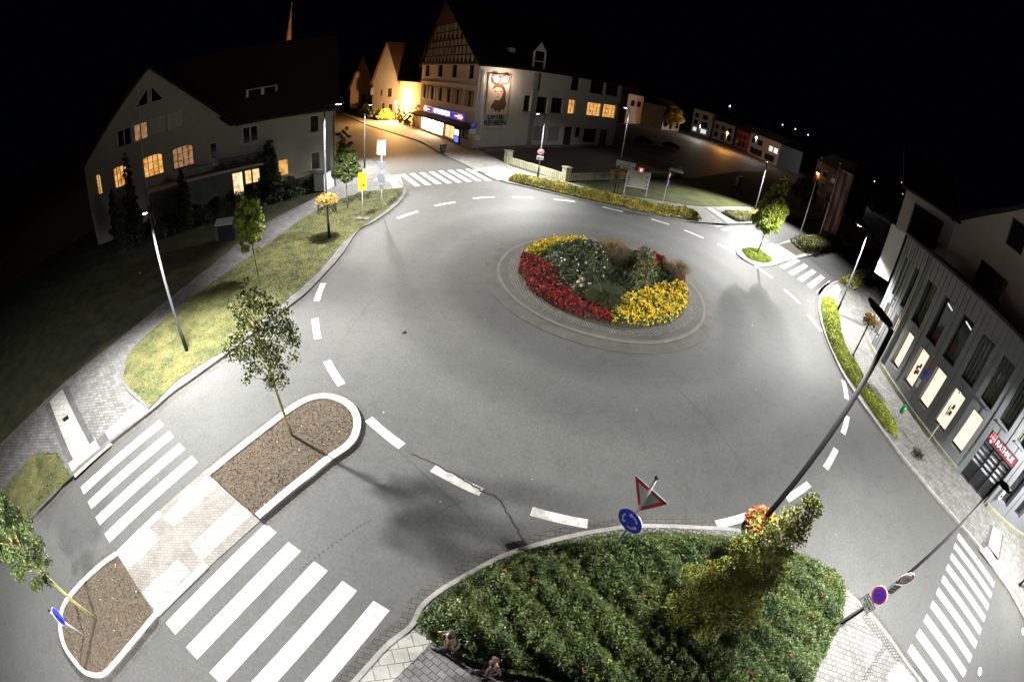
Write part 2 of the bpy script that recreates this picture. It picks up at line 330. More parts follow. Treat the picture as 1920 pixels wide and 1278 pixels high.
def strip(mb, P, d0, d1, z, z0=None, closed=False, zb=None):   # band between two offsets of a line; with z0 it is a solid kerb
    A = offset_line(P, d0, closed); B = offset_line(P, d1, closed); n = len(P)
    for i in range(n if closed else n - 1):
        j = (i + 1) % n; a, b, c, d = A[i], A[j], B[j], B[i]
        if (b[0] - a[0]) * (c[1] - a[1]) - (c[0] - a[0]) * (b[1] - a[1]) < 0: a, b, c, d = d, c, b, a
        mb.face((*a, z), (*b, z), (*c, z), (*d, z))
        if z0 is not None:
            mb.face((*a, z0), (*b, z0), (*b, z), (*a, z)); mb.face((*c, z0), (*d, z0), (*d, z), (*c, z))
            if not closed and i == 0: mb.face((*d, z0), (*a, z0), (*a, z), (*d, z))
            if not closed and i == n - 2: mb.face((*b, z0), (*c, z0), (*c, z), (*b, z))
    return mb
def inpoly(poly, X, Y):
    P = np.array(poly); c = np.zeros(len(X), bool); j = len(P) - 1
    for i in range(len(P)):
        xi, yi = P[i]; xj, yj = P[j]
        with np.errstate(divide='ignore', invalid='ignore'):
            c ^= ((yi > Y) != (yj > Y)) & (X < (xj - xi) * (Y - yi) / (yj - yi + 1e-12) + xi)
        j = i
    return c
def rand_in(poly, n):
    P = np.array(poly); lo, hi = P.min(0), P.max(0); xs = []; tot = 0
    while tot < n:
        q = RNG.uniform(lo, hi, (n * 2, 2)); q = q[inpoly(poly, q[:, 0], q[:, 1])]; xs.append(q); tot += len(q)
        if len(q) == 0: break
    return np.concatenate(xs)[:n]
def edge_dist(poly, q):
    P = np.array(poly); d = np.full(len(q), 1e9)
    for i in range(len(P)):
        a, b = P[i], P[(i + 1) % len(P)]; ab = b - a; t = np.clip(((q - a) @ ab) / (ab @ ab + 1e-9), 0, 1)
        d = np.minimum(d, np.hypot(*(q - (a + t[:, None] * ab)).T))
    return d
def leaf_mesh(groups, name, parent=None, base=None, **kw):
    """groups: list of (points Nx3, size, material, upbias, aspect). One mesh of many small folded leaves."""
    VV = []; FF = []; MI = []; mats = []; k = 0
    if base: 
        VV.append(np.array(base.v, float).reshape(-1, 3)); basef = base.f; k = len(base.v)
    tri_counts = []
    for P, size, m, upb, asp in groups:
        N = len(P)
        if N == 0: continue
        nrm = RNG.normal(size=(N, 3)); nrm[:, 2] = np.abs(nrm[:, 2]) + upb; nrm /= np.linalg.norm(nrm, axis=1)[:, None]
        t = np.cross(nrm, RNG.normal(size=(N, 3))); t /= np.linalg.norm(t, axis=1)[:, None] + 1e-9; b = np.cross(nrm, t)
        s = size * RNG.uniform(.6, 1.35, N)[:, None]
        q = np.stack([P - t * s, P - b * s * asp + nrm * s * .15, P + t * s, P + b * s * asp + nrm * s * .15], 1).reshape(-1, 3)
        VV.append(q); FF.append((np.arange(N * 4) + k).reshape(-1, 4)); k += N * 4
        if m not in mats: mats.append(m)
        MI.append(np.full(N, mats.index(m) + (1 if base else 0)))
    V_ = np.concatenate(VV); faces = (list(map(list, base.f)) if base else []) + np.concatenate(FF).tolist()
    me = D.meshes.new(name); me.from_pydata(V_.tolist(), [], faces)
    allm = ([kw.pop('base_mat')] if base else []) + mats
    for m in allm: me.materials.append(m)
    mi = np.concatenate(([np.zeros(len(base.f), int)] if base else []) + MI); me.polygons.foreach_set('material_index', mi.astype(int))
    me.update(); o = D.objects.new(name, me); COL.objects.link(o)
    if parent: o.parent = parent
    for a, b in kw.items():
        if b is not None: o[a] = b
    return o

# ================================================================== THE SETTING: ground, roads, pavements
S = dict(kind='structure')
C0 = np.array([5.07, 23.34])
MB().face((-1500, -1500, -.03), (1500, -1500, -.03), (1500, 2500, -.03), (-1500, 2500, -.03)).build('ground', M_EARTH, **S)
MB().prism([(-60, -40), (130, -40), (130, 120), (110, 200), (-60, 200)], 0, 0, False).build('road', M_ASPH, **S)
KW = catmull(GL([(0, 1040), (45, 989), (99, 935), (137, 894), (211, 831), (284, 774), (324, 739.6), (360, 714), (414, 675), (437, 657), (510, 601), (565, 559), (600, 525), (640, 480), (672, 434), (700, 418), (728, 399), (749, 380.5), (760, 366), (761, 357), (757, 351), (748, 341)]), 5)
KW = [(-21.5, -9)] + KW
PATH_L = catmull([(-30, -8)] + GL([(0, 840), (125, 720), (250, 620), (400, 500), (470, 440), (520, 410), (600, 370), (636, 346)]), 5)
pw = KW + GL([(735, 330), (690, 297), (672, 299)]) + PATH_L[::-1]
MB().prism(pw, 0, .10).build('pavement', M_PAVE, **S)
strip(MB(), KW, -.02, .16, .125, 0.0).build('kerb', M_KERBD, **S)
strip(MB(), KW, -.36, -.02, .004).build('gutter', M_GUTTER, **S)
gard = PATH_L + [(-19.4, 38.6), (-40, 60), (-90, 80), (-90, -30), (-32, -12)]
MB().prism(gard, 0, .07).build('garden_lawn', mat('garden_lawn', (.05, .055, .02), 1, .5, .8, .7, 30), **S)
strip(MB(), PATH_L, -.02, .14, .12, .02).build('path_edging', M_KERBD, **S)
V1 = [(230, 714), (240, 665), (300, 605), (420, 515), (500, 460), (560, 415), (610, 385), (680, 360), (735, 355), (756, 353.5), (754, 364), (742, 378), (719, 397), (681, 425), (644, 453), (622.6, 480), (600, 507), (563, 541), (500, 592), (432, 653), (396, 671), (335, 711), (281, 765)]
V2 = [(-60, 990), (0, 921), (68, 849), (111, 847), (135.6, 894), (97, 928), (63, 962), (43, 987), (15, 1030), (-20, 1080)]
V1w, V2w = GL(V1, .1), GL(V2, .1)
def grass_patch(poly, n, name='verge_grass', z=.13, size=.045, mats=(M_GRASS, M_BLADE), label=None):
    base = MB().prism(poly, .09, z); q = rand_in(poly, n); P = np.c_[q, np.full(len(q), z + .015) + RNG.uniform(0, .03, len(q))]
    return leaf_mesh([(P, size, mats[1], .2, .3)], name, base=base, base_mat=mats[0], kind='stuff', label=label, category='grass')
grass_patch(V1w, 42000, label='patchy green and straw coloured lawn between grey path and road')
grass_patch(V2w, 7000, label='small patchy lawn at the left edge beside the white slabs')
strip(MB(), catmull(GL([(281, 765), (230, 714), (240, 665), (300, 605), (420, 515), (500, 460), (560, 415), (610, 385)], .1), 3), -.1, .1, .15, .09).build('lawn_edging', M_KERBD, **S)
strip(MB(), GL([(0, 921), (68, 849), (111, 847), (137, 893)], .1), -.12, .08, .15, .09).build('lawn_edging', M_KERBD, **S)
z4 = crop(0, 600, 4.26)
for L, m, z in [([(395, 650), (500, 545), (790, 990), (585, 1130)], M_SLAB, .104), ([(360, 682), (398, 652), (583, 1108), (545, 1140)], M_SLABD, .108), ([(498, 548), (537, 510), (757, 955), (715, 988)], M_SLABD, .108),
                ([(545, 1140), (585, 1108), (780, 962), (900, 985), (600, 1258)], M_SLAB, .106), ([(838, 895), (1120, 652), (1192, 715), (885, 972)], M_SLAB, .106), ([(765, 962), (835, 895), (880, 962), (800, 1022)], M_SLABD, .110)]:
    MB().prism(GL(z4(L), z), .09, z).build('tactile_paving', m, **S)
MB().prism(GL(z4([(498, 787), (540, 755), (552, 785), (512, 812)]), .112), .1, .116).build('manhole_cover', M_BLK, label='small dark square cover in the white tactile slabs', cat='cover')
# north side of the roundabout
KS = catmull(GL([(640, 215), (660, 222), (688, 234), (742, 251.6), (786.7, 265.6), (824, 286.7), (855, 302), (885, 317)]), 4)
KN = catmull(GL([(885, 317), (939, 339.5), (984, 351), (1044, 365), (1100, 378), (1162, 392), (1225, 406), (1275, 414), (1322, 419), (1383, 421), (1444, 418), (1506, 413), (1587, 410)]), 5)
BACKN = GL([(1537, 397), (1475, 391), (1412, 389), (1319, 389), (1287, 386), (1210, 373), (1133, 361), (1056, 341), (1004, 328), (960, 314), (900, 284), (783, 241), (745, 228), (700, 216), (650, 202)])
MB().prism(KS[:-1] + KN + BACKN, 0, .10).build('pavement', M_PAVE2, **S)
strip(MB(), KS + KN[1:], -.02, .15, .12, 0.0).build('kerb', M_KERBD, **S)
strip(MB(), KN, -.34, -.02, .004).build('gutter', M_GUTTER, **S)
c76 = crop(550, 200, 4.267)
for L in ([(1430, 500), (1660, 480), (1690, 490), (1460, 520)], [(1530, 540), (1700, 490), (1700, 560), (1650, 592), (1570, 560)], [(690, 560), (850, 545), (885, 640), (800, 650), (770, 600), (640, 585)]):
    MB().prism(GL(c76(L), .106), .09, .106).build('tactile_paving', M_SLAB, **S)
c3 = crop(1100, 150, 3.2)
for L, m in (([(722, 768), (748, 768), (905, 858), (850, 858)], M_SLAB), ([(700, 768), (722, 768), (850, 858), (830, 858)], M_SLABD), ([(748, 768), (765, 768), (925, 855), (905, 858)], M_SLABD)):
    MB().prism(GL(c3(L), .106), .09, .106).build('tactile_paving', m, **S)
LAWN = GL([(1058, 340), (1133, 360), (1210, 372), (1287, 385), (1319, 388), (1412, 388), (1475, 390), (1537, 396), (1583, 408), (1598, 399), (1575, 378), (1500, 350), (1440, 322), (1380, 322), (1300, 335), (1160, 338)])
MB().prism(LAWN, 0, .09).build('park_lawn', mat('park_lawn', (.05, .06, .012), 1, .45, .5, .6, 20), **S)
# parking ground behind the stone wall
MB().prism(GL([(905, 286), (980, 279), (1150, 277), (1230, 300), (1276, 330), (1160, 334), (1065, 337), (1000, 325), (960, 311)]), 0, .02).build('parking_court', mat('court_asphalt', (.035, .033, .032), .9, .3, .8), **S)
# south pavement with the big rose bed
KSo = catmull(GL([(600, 1340), (661, 1276), (723, 1208), (767, 1172.7), (787, 1136), (821, 1107), (866, 1080), (934, 1044), (1001, 1021), (1068, 1004), (1135, 992), (1202, 985), (1300, 988)]) + [(8.6, 6.55), (10.7, 5.3)] + GL([(1593, 1117), (1632, 1154), (1665, 1195), (1697, 1241), (1735, 1290)]), 5)
MB().prism(KSo + [(19, -7), (10, -16), (-8, -10)], 0, .10).build('pavement', brick('south_pavers', (.23, .23, .225), (.145, .145, .14), (.035, .035, .035), .24, .19, .6, .010), **S)
strip(MB(), KSo, -.14, .0, .125, 0.0).build('kerb', M_KERB, **S)
strip(MB(), KSo, 0, .34, .004).build('gutter', M_GUTTER, **S)
strip(MB(), KSo[18:62], -.62, -.14, .108, .09).build('cobble_band', M_COB, **S)
z3b = crop(640, 1080, 4.8); z2b = crop(1480, 1000, 4.597)
MB().prism(GL(z3b([(610, 447), (700, 520), (830, 577), (440, 960), (60, 1020)]), .106), .09, .106).build('tactile_paving', M_SLAB, **S)
MB().prism(GL(z2b([(950, 1100), (1090, 1270), (1000, 1400), (830, 1240)]), .106), .09, .106).build('tactile_paving', M_SLAB, **S)
strip(MB(), GL(z2b([(640, 700), (830, 930), (950, 1090)]), .1), -.14, .14, .112, .09).build('cobble_band', M_COB, **S)
strip(MB(), GL(z2b([(835, 945), (620, 1290)]), .1), -.12, .12, .114, .09).build('cobble_band', M_COB, **S)
# east pavement in front of the town hall
KE = catmull(GL([(1657, 494), (1640, 499), (1628, 503), (1571, 527), (1553, 536), (1540, 550), (1534, 571), (1536, 593), (1541.5, 614.7), (1553, 646.7), (1577, 699), (1607.6, 747.4), (1642.7, 795.6), (1682, 848), (1726, 900), (1757, 937), (1787, 970.6), (1800.8, 987), (1837.6, 1031), (1867.7, 1078), (1891, 1111), (1925, 1175)]), 5)
MB().prism(KE + [(31, -14), (60, -14), (60, 60)] + GL([(1690, 478)]), 0, .10).build('pavement', M_PAVE2, **S)
strip(MB(), KE, -.02, .15, .125, 0.0).build('kerb', M_KERB, **S)
strip(MB(), KE, -.34, -.02, .004).build('gutter', M_GUTTER, **S)
z1b = crop(1640, 850, 2.986)
for L, m, z in (([(585, 535), (640, 520), (735, 640), (684, 668)], M_SLAB, .106), ([(665, 402), (712, 452), (688, 600), (635, 522)], M_SLAB, .106), ([(650, 400), (665, 402), (635, 520), (618, 500)], M_SLABD, .109), ([(595, 505), (610, 485), (632, 512), (612, 535)], M_SLABD, .109), ([(712, 455), (722, 462), (700, 590), (688, 598)], M_SLABD, .109)):
    MB().prism(GL(z1b(L), z), .09, z).build('tactile_paving', m, **S)
c7 = crop(1350, 370, 5.11)
MB().prism(GL(c7([(1010, 960), (1060, 850), (1130, 830), (1160, 880), (1110, 990), (1060, 965)]), .106), .09, .106).build('tactile_paving', M_SLAB, **S)

# central island: concrete apron, upstand ring, cobbles, planted soil
def ring(name, r0, r1, z0, z1, m, n=96, slope=None):
    mb = MB()
    for i in range(n):
        a, b = 2 * math.pi * i / n, 2 * math.pi * (i + 1) / n
        q = lambda r, t, z: (C0[0] + r * math.cos(t), C0[1] + r * math.sin(t), z)
        zi = z1 if slope is None else slope
        mb.face(q(r0, a, zi), q(r1, a, z1), q(r1, b, z1), q(r0, b, zi))
        mb.face(q(r1, a, z0), q(r1, b, z0), q(r1, b, z1), q(r1, a, z1)) 
    mb.build(name, m, **S)
ring('island_apron', 6.45, 7.2, 0, .03, M_APRON, slope=.06)
ring('island_kerb', 6.3, 6.45, .05, .13, M_APRON2)
ring('island_band', 5.86, 6.3, .05, .125, M_APRON)
ring('island_cobbles', 5.3, 5.86, .05, .14, M_COB)
ring('island_soil', 0, 5.3, .05, .16, M_SOIL, slope=.75)

# traffic islands
c38 = crop(380, 480, 2.457); c22 = crop(0, 700, 2.212)
I1 = GL(c38([(20, 990), (150, 885), (300, 770), (400, 695), (480, 650), (560, 635), (640, 650), (700, 690), (728, 750), (720, 820), (680, 880), (580, 950), (500, 1015), (400, 1095), (265, 1210)]), .1)
I1c = catmull(I1, 4); MB().prism(I1c, 0, .09).build('island_soil', M_SOIL, **S)
strip(MB(), I1c, -.26, .0, .14, 0.0).build('island_kerb', M_KERBW, **S)
I2 = GL(c22([(480, 740), (400, 800), (300, 900), (255, 970), (245, 1050), (262, 1130), (300, 1190), (350, 1245), (410, 1262), (455, 1240), (550, 1130), (650, 1010)]), .1)
I2c = catmull(I2, 4); MB().prism(I2c, 0, .09).build('island_soil', M_SOIL, **S)
strip(MB(), I2c, 0, .17, .14, 0.0).build('island_kerb', M_KERBW, **S)
strip(MB(), I2c, -.3, 0, .004).build('gutter', M_GUTTER, **S)
strip(MB(), I1c, 0, .3, .004).build('gutter', M_GUTTER, **S)
MB().prism(GL(c22([(480, 745), (655, 572), (865, 390), (1080, 610), (865, 802), (645, 1008)]), .02), 0, .02).build('refuge_paving', M_BRN, **S)
for L in ([(675, 595), (870, 410), (910, 460), (720, 635)], [(785, 715), (985, 530), (1050, 580), (840, 775)], [(490, 755), (620, 640), (665, 685), (530, 815)], [(590, 905), (735, 770), (790, 820), (645, 980)]):
    MB().prism(GL(c22(L), .026), .01, .026).build('tactile_paving', M_SLAB, **S)
for L in ([(480, 740), (655, 570), (672, 590), (492, 757)], [(842, 780), (865, 800), (650, 1010), (636, 985)]):
    MB().prism(GL(c22(L), .05), .0, .05).build('dropped_kerb', M_KERBW, **S)
R3 = catmull(GL(c7([(155, 510), (175, 490), (240, 478), (330, 478)]), .1), 3) + GL(c7([(560, 445), (665, 408), (1070, 362), (1140, 362), (1240, 360), (1335, 430), (1335, 455), (1190, 470), (870, 550), (640, 605)]), .1) + catmull(GL(c7([(540, 635), (420, 655), (330, 640), (230, 590), (165, 540)]), .1), 3)
MB().prism(R3, 0, .10).build('refuge_paving', M_SLAB, **S)
MB().prism(GL(c7([(560, 452), (668, 425), (1050, 372), (1180, 462), (760, 545), (735, 560)]), .11), .09, .11).build('island_soil', M_SOIL, **S)

# painted markings
mk = MB()
def para(mb, P, u, wv, z=.004): mb.face((*P, z), (P[0] + wv[0], P[1] + wv[1], z), (P[0] + wv[0] + u[0], P[1] + wv[1] + u[1], z), (P[0] + u[0], P[1] + u[1], z))
def crossing(P0, step, n, u, wfrac=.49):
    mb = MB()
    for k in range(n): para(mb, (P0[0] + step[0] * k, P0[1] + step[1] * k), u, (step[0] * wfrac, step[1] * wfrac))
    # keep faces upward
    mb.f = [f if (lambda a, b, c: (b[0]-a[0])*(c[1]-a[1])-(b[1]-a[1])*(c[0]-a[0]))(*[mb.v[i] for i in f[:3]]) > 0 else f[::-1] for f in mb.f]
    mb.build('zebra_crossing', M_WHITE, kind='structure')
crossing((-8.72, .33), (.985, -.365), 5, (1.99, 4.64)); crossing((-15.74, 2.9), (.935, -.347), 4, (1.99, 4.64))
crossing((-10.9, 39.3), (.906, .614), 9, (-2.95, 4.35)); crossing((19.1, 40.9), (.52, -1.02), 13, (4.45, 3.78), .52)
crossing((23.3, 4.15), (-.835, -.455), 13, (2.48, -4.1), .5)
def G0(x, y): return np.array(G(x, y))
DASH = [((744.7, 409.5), (783.2, 396.3)), ((815.1, 386), (853.6, 378.9)), ((887.4, 371.9), (926.9, 369.5)), ((960.7, 369.5), (1001, 370.4)), ((1038.6, 373.8), (1078, 378.1)), ((1221.6, 411), (1254.5, 420.8)), ((1130, 388), (1168, 397)), ((1283, 431.3), (1319.1, 446.5)), ((1345.9, 457.6), (1379.8, 475.2)),
        ((1415.1, 497.5), (1447.7, 521.2)), ((1471.4, 542.9), (1498.8, 568.3)), ((1515.7, 590.6), (1539.3, 620.2)), ((1581.2, 712.9), (1587.5, 748.1)), ((1589.1, 779.8), (1580.4, 812.6)), ((1567.5, 840.8), (1547.6, 877.2)), ((1517, 906.5), (1475, 935)), ((1402, 967), (1343.4, 982.8)),
        ((1101.7, 981.6), (996.3, 957.8)), ((902.5, 922), (812.2, 876.8)), ((753.6, 836.1), (691.4, 785.2)), ((640.5, 720.9), (612.8, 676.2)), ((596, 635), (591, 597)), ((593.7, 564.2), (606.7, 530.9))]
for a, b in DASH:
    ga, gb = G0(*a) - C0, G0(*b) - C0; ra, rb = np.hypot(*ga), np.hypot(*gb); ta, tb = math.atan2(*ga[::-1]), math.atan2(*gb[::-1])
    d = (tb - ta + math.pi) % (2 * math.pi) - math.pi
    P = [(C0[0] + (ra + (rb - ra) * k / 5) * math.cos(ta + d * k / 5), C0[1] + (ra + (rb - ra) * k / 5) * math.sin(ta + d * k / 5)) for k in range(6)]
    strip(mk, P, -.17, .17, .0045)
mk.build('road_markings', M_WHITE, kind='structure')
# tarred cracks in the asphalt
ck = MB()
cr1 = crop(700, 850, 2.987)
for L, wd in (([(210, 0), (300, 40), (420, 100), (530, 160), (620, 215), (700, 250), (745, 320), (790, 400), (835, 475)], .028), ([(240, 415), (330, 355), (430, 295), (520, 265)], .008)):
    P = catmull(GL(cr1(L)), 6); P = [(x + RNG.normal() * .02, y + RNG.normal() * .02) for x, y in P]; strip(ck, P, -wd, wd, .0065)
for a, b in (((1408, 545), (1330, 470)),):
    pass
P = catmull(GL(crop(300, 960, 4.018)([(1050, 440), (1160, 350), (1290, 255), (1420, 165), (1530, 90), (1600, 55)])), 8)
for i in range(0, len(P) - 1, 2): strip(ck, P[i:i + 2], -.02, .02, .0065)
for L in ([(850, 575), (960, 640), (1050, 720), (1200, 830)], [(1100, 510), (1150, 600), (1200, 720)]): strip(ck, catmull(GL(c7(L)), 5), -.03, .03, .0065)
for L in ([(905, 1000), (840, 930), (742, 840)], [(1240, 700), (1330, 790), (1400, 880)], [(700, 560), (640, 640)], [(880, 330), (850, 372), (830, 420)]): strip(ck, catmull(GL(L), 8), -.008, .008, .0055)
ck.build('tar_seams', mat('tar', (.018, .018, .018), .6), kind='structure')

# ================================================================== street lamps (each carries its own light)
def spot(parent, loc, energy, col=(1, .99, .965), size=158, tilt=(0, 0), blend=.55, r=.26, wing=True):
    l = D.lights.new('lamp_light', 'SPOT'); l.energy = energy; l.use_nodes = True; n = l.node_tree; em = n.nodes['Emission']
    if wing:       # LED optics: more light thrown sideways than straight down
        g = n.nodes.new('ShaderNodeNewGeometry'); sp_ = n.nodes.new('ShaderNodeSeparateXYZ'); n.links.new(g.outputs['Incoming'], sp_.inputs[0]); last = sp_.outputs['Z']
        for op, v in (('ABSOLUTE', 0), ('MAXIMUM', .26), ('POWER', -1.15), ('MULTIPLY', .62)):
            k = n.nodes.new('ShaderNodeMath'); k.operation = op; n.links.new(last, k.inputs[0]); k.inputs[1].default_value = v; last = k.outputs[0]
        n.links.new(last, em.inputs['Strength'])
    if True: pass
    l.energy = energy; l.color = col; l.spot_size = math.radians(size); l.spot_blend = blend; l.shadow_soft_size = r
    o = D.objects.new('lamp_light', l); COL.objects.link(o); o.parent = parent; o.location = loc; o.rotation_euler = (tilt[0], tilt[1], 0); return o
def lamp(base, h, az, label, energy, name='street_lamp', arm=.75, headlen=.62, tilt=-.36, r0=.075, polemat=None, upper=None, col=(1, .99, .965), glow=None, group='slim LED street lamps round the junction', blend=.5, size=128, headmat=None):
    t = thing(name, label, 'street lamp', (base[0], base[1], .08), az, group)      # local +X points along the arm
    p = MB(); p.tube([(0, 0, 0), (0, 0, 1.1), (0, 0, 1.14), (0, 0, h)], [r0 * 1.35, r0 * 1.35, r0, r0 * .72], 12)
    p.build('pole', polemat or M_POLE, t, True)
    MB().tube([(0, 0, .0), (0, 0, .04)], r0 * 2.4, 12).build('base_flange', M_POLE, t)
    MB().tube([(0, 0, h - .06), (arm * .35, 0, h - .02), (arm, 0, h + .02)], [.04, .035, .03], 8).build('arm', M_POLE, t, True)
    hd = MB(); L = headlen; 
    for (x0, w0, x1, w1) in ((arm - .12, .10, arm + .05, .17), (arm + .05, .17, arm + L * .6, .17), (arm + L * .6, .17, arm + L, .05)):
        hd.hexa([(x0, -w0, h), (x1, -w1, h), (x1, w1, h), (x0, w0, h), (x0, -w0 * .8, h + .06), (x1, -w1 * .8, h + .06), (x1, w1 * .8, h + .06), (x0, w0 * .8, h + .06)])
    hd = hd.build('lamp_head', headmat or M_POLE, t)
    MB().box((arm + L * .38, 0, h - .012), (L * .55, .22, .012)).build('lens', glow or M_LED, hd)
    if energy: spot(t, (arm + L * .4, 0, h - .06), energy, col, size=size, tilt=(0, tilt), blend=blend)
    return t
def azm(a, b): return math.atan2(b[1] - a[1], b[0] - a[0])
LA = G(352, 661); LB = G(618, 449.6); LC = G(683.6, 316.5); LD = G(1007.8, 335); LE = G(1163.4, 303.6); LF = G(1413.4, 401); LG_ = G(1567.2, 588.8)
LH = (6.87, 5.08); LI = (11.84, 2.26)
E0 = 14500
lamp(LA, hz(281, 387, LA) - .1, azm(LA, (-11, 7)), 'tall lamp on the patchy lawn at left, its pole crossing the grey path', E0 * 2.1)
lampB = lamp(LB, hz(606, 197, LB) - .1, azm(LB, (-5, 26)), 'tall lamp carrying a flower basket beside the left path', E0 * 1.6, tilt=-.25)
lamp(LC, hz(686, 196, LC) - .1, azm(LC, (-12, 42)), 'lamp on the pavement corner before the orange lit side street', E0 * 1.3)
lamp(LD, hz(1021, 214, LD) - .1, azm(LD, (-4, 44)), 'lamp with a round 30 sign in front of the white corner building', E0 * 1.8)
lamp(LE, hz(1181.5, 204, LE) - .1, azm(LE, (8, 62)), 'lamp glaring brightly at the right corner of the white building', E0 * .05, polemat=M_ALU, glow=M_LEDF)
lamp(LF, hz(1440, 303, LF) - .1, azm(LF, (23, 41)), 'lamp rising behind the young tree at the far right crossing', E0 * 2.3)
lamp(LG_, hz(1627.5, 430.7, LG_) - .1, azm(LG_, (19.5, 27)), 'lamp in the lime green planting beside the far right crossing', E0 * 1.9, size=146, tilt=-.16)
lampH = lamp(LH, 8.9, azm(LH, (7.9, 9.4)), 'nearest silhouetted lamp rising out of the rose bed with a flower basket', E0 * .65, tilt=-.22, arm=.25, headlen=.95, r0=.085, polemat=M_POLE_SHADE, headmat=M_POLE_SHADE)
lampI = lamp(LI, hz(1851, 880, LI), azm(LI, (14.5, .5)), 'silhouetted lamp at the right end of the rose bed with a round weight sign', E0 * 1.0, arm=.2, headlen=.6, r0=.07, polemat=M_POLE_SHADE, headmat=M_POLE_SHADE)
# two more lamps of the row, just outside the picture; their light and shadows are what the photograph shows
lamp((-7.6, -5.2), 7.9, 2.6, 'lamp beside the near zebra crossing, below the picture', E0 * .75)
lamp((29.5, -1.5), 7.9, 2.6, 'lamp at the town hall side of the right zebra crossing', E0 * 1.5, size=140)

# ================================================================== vegetation
def wob(q, s, seed=0):
    a = np.zeros(len(q)); r = np.random.default_rng(seed + 11)
    for k in range(6):
        f = s * (1.0 + k * .55); th = r.uniform(0, 6.28); ph = r.uniform(0, 6.28); a += np.sin((q[:, 0] * math.cos(th) + q[:, 1] * math.sin(th)) * f + ph) / (1 + k * .4)
    return a / 3.2
def bush(poly, h, n, size, mats, name, label, z0=.1, taper=.45, ws=3.0, wa=.35, kind='stuff', cat='planting', cell=.22, moundmat=None, flowers=(), seed=0, low=.25, group=None, parent=None, upb=.1, dome=0.0):
    poly = [tuple(p) for p in poly]
    hf = lambda q: h * np.clip(edge_dist(poly, q) / taper, .18, 1) ** .6 * (1 + wa * wob(q, ws, seed))
    P_ = np.array(poly); lo, hi = P_.min(0), P_.max(0); base = MB(); gx = np.arange(lo[0], hi[0] + cell, cell); gy = np.arange(lo[1], hi[1] + cell, cell)
    XX, YY = np.meshgrid(gx, gy); q = np.c_[XX.ravel(), YY.ravel()]; ins = inpoly(poly, q[:, 0], q[:, 1]).reshape(XX.shape); zz0 = (lambda q: z0 + dome * np.clip(1 - np.hypot(q[:, 0] - C0[0], q[:, 1] - C0[1]) / 5.3, 0, 1)); H_ = (hf(q) * .72 + zz0(q)).reshape(XX.shape)
    H_[~ins] = zz0(q).reshape(XX.shape)[~ins]
    for i in range(len(gy) - 1):
        for j in range(len(gx) - 1):
            if ins[i:i + 2, j:j + 2].sum() >= 3: base.face(*[(XX[a, b], YY[a, b], H_[a, b]) for a, b in ((i, j), (i, j + 1), (i + 1, j + 1), (i + 1, j))])
    G_ = []; tot = sum(m[1] for m in mats)
    for m, wt in mats:
        q = rand_in(poly, int(n * wt / tot)); hh = hf(q); t = low + (1 - low) * RNG.random(len(q)) ** .5; G_.append((np.c_[q, zz0(q) + hh * t * 1.08], size, m, upb, .55))
    for m, nf, fs in flowers:
        q = rand_in(poly, nf); hh = hf(q); P = np.c_[q, zz0(q) + hh * RNG.uniform(.9, 1.12, len(q))]
        P = np.repeat(P, 5, 0) + RNG.normal(size=(len(P) * 5, 3)) * fs * .45; G_.append((P, fs, m, .5, .9))
    return leaf_mesh(G_, name, parent=parent, base=base, base_mat=moundmat or M_LEAF_B, kind=kind, label=label, category=None if kind == 'stuff' and not cat else cat, group=group)
def blob_pts(blobs, n, hollow=.35):
    w_ = np.array([b[3] * b[3] * b[4] for b in blobs]) ** .8; w_ /= w_.sum(); out = []
    for b, k in zip(blobs, w_):
        m = int(n * k) + 1; d = RNG.normal(size=(m, 3)); d /= np.linalg.norm(d, axis=1)[:, None]; r = RNG.uniform(hollow, 1, m)[:, None] ** .7
        out.append(np.array(b[:3]) + d * r * np.array([b[3], b[3], b[4]]))
    return np.concatenate(out)
def tree(base, label, trunk_h, top, crown, n, size, leafmat, tr=.06, lean=(0, 0), bark=None, group='young street trees round the junction', name='tree', sub=26, cr=.38, seed=1, cat='tree', z0=.1):
    """crown(t) -> radius at relative height t"""
    r = random.Random(seed); t = thing(name, label, cat, (base[0], base[1], z0), 0, group)
    P = []; z = 0
    for k in range(6): f = k / 5; P.append((lean[0] * f + r.uniform(-.03, .03) * (k > 0), lean[1] * f + r.uniform(-.03, .03) * (k > 0), (trunk_h + (top - trunk_h) * .75) * f))
    mb = MB(); mb.tube(P, [tr * (1.15 - .85 * k / 5) for k in range(6)], 8); blobs = []
    for k in range(sub):
        f = (k + .5) / sub; zz = trunk_h + (top - trunk_h) * (f * .94 + .03); R = crown(f); a = k * 2.4 + r.uniform(-.4, .4); d = R * r.uniform(.35, .80); lx = lean[0] * zz / top; ly = lean[1] * zz / top
        c = (lx + d * math.cos(a), ly + d * math.sin(a), zz + r.uniform(-.1, .1)); q = max(.16, R * cr * r.uniform(.7, 1.2)); blobs.append((*c, q, q * r.uniform(.7, 1.1)))
        mb.tube([(lx, ly, max(trunk_h * .8, zz - d * .9)), ((lx + c[0]) / 2, (ly + c[1]) / 2, zz - d * .25), c], [tr * .35, tr * .22, tr * .08], 5, False)
    mb.build('trunk', bark or M_BARK, t, True)
    leaf_mesh([(blob_pts(blobs, n, .1), size, leafmat, .0, .6)], 'crown', parent=t)
    return t
cone = lambda R, a=.35, b=.25: (lambda f: R * (min(1, (f + .12) / a) if f < a else max(b, 1 - (f - a) / (1 - a) * (1 - b))))
rnd = lambda R: (lambda f: R * max(.35, math.sin(math.pi * min(1, .12 + f * .86)) ** .6))
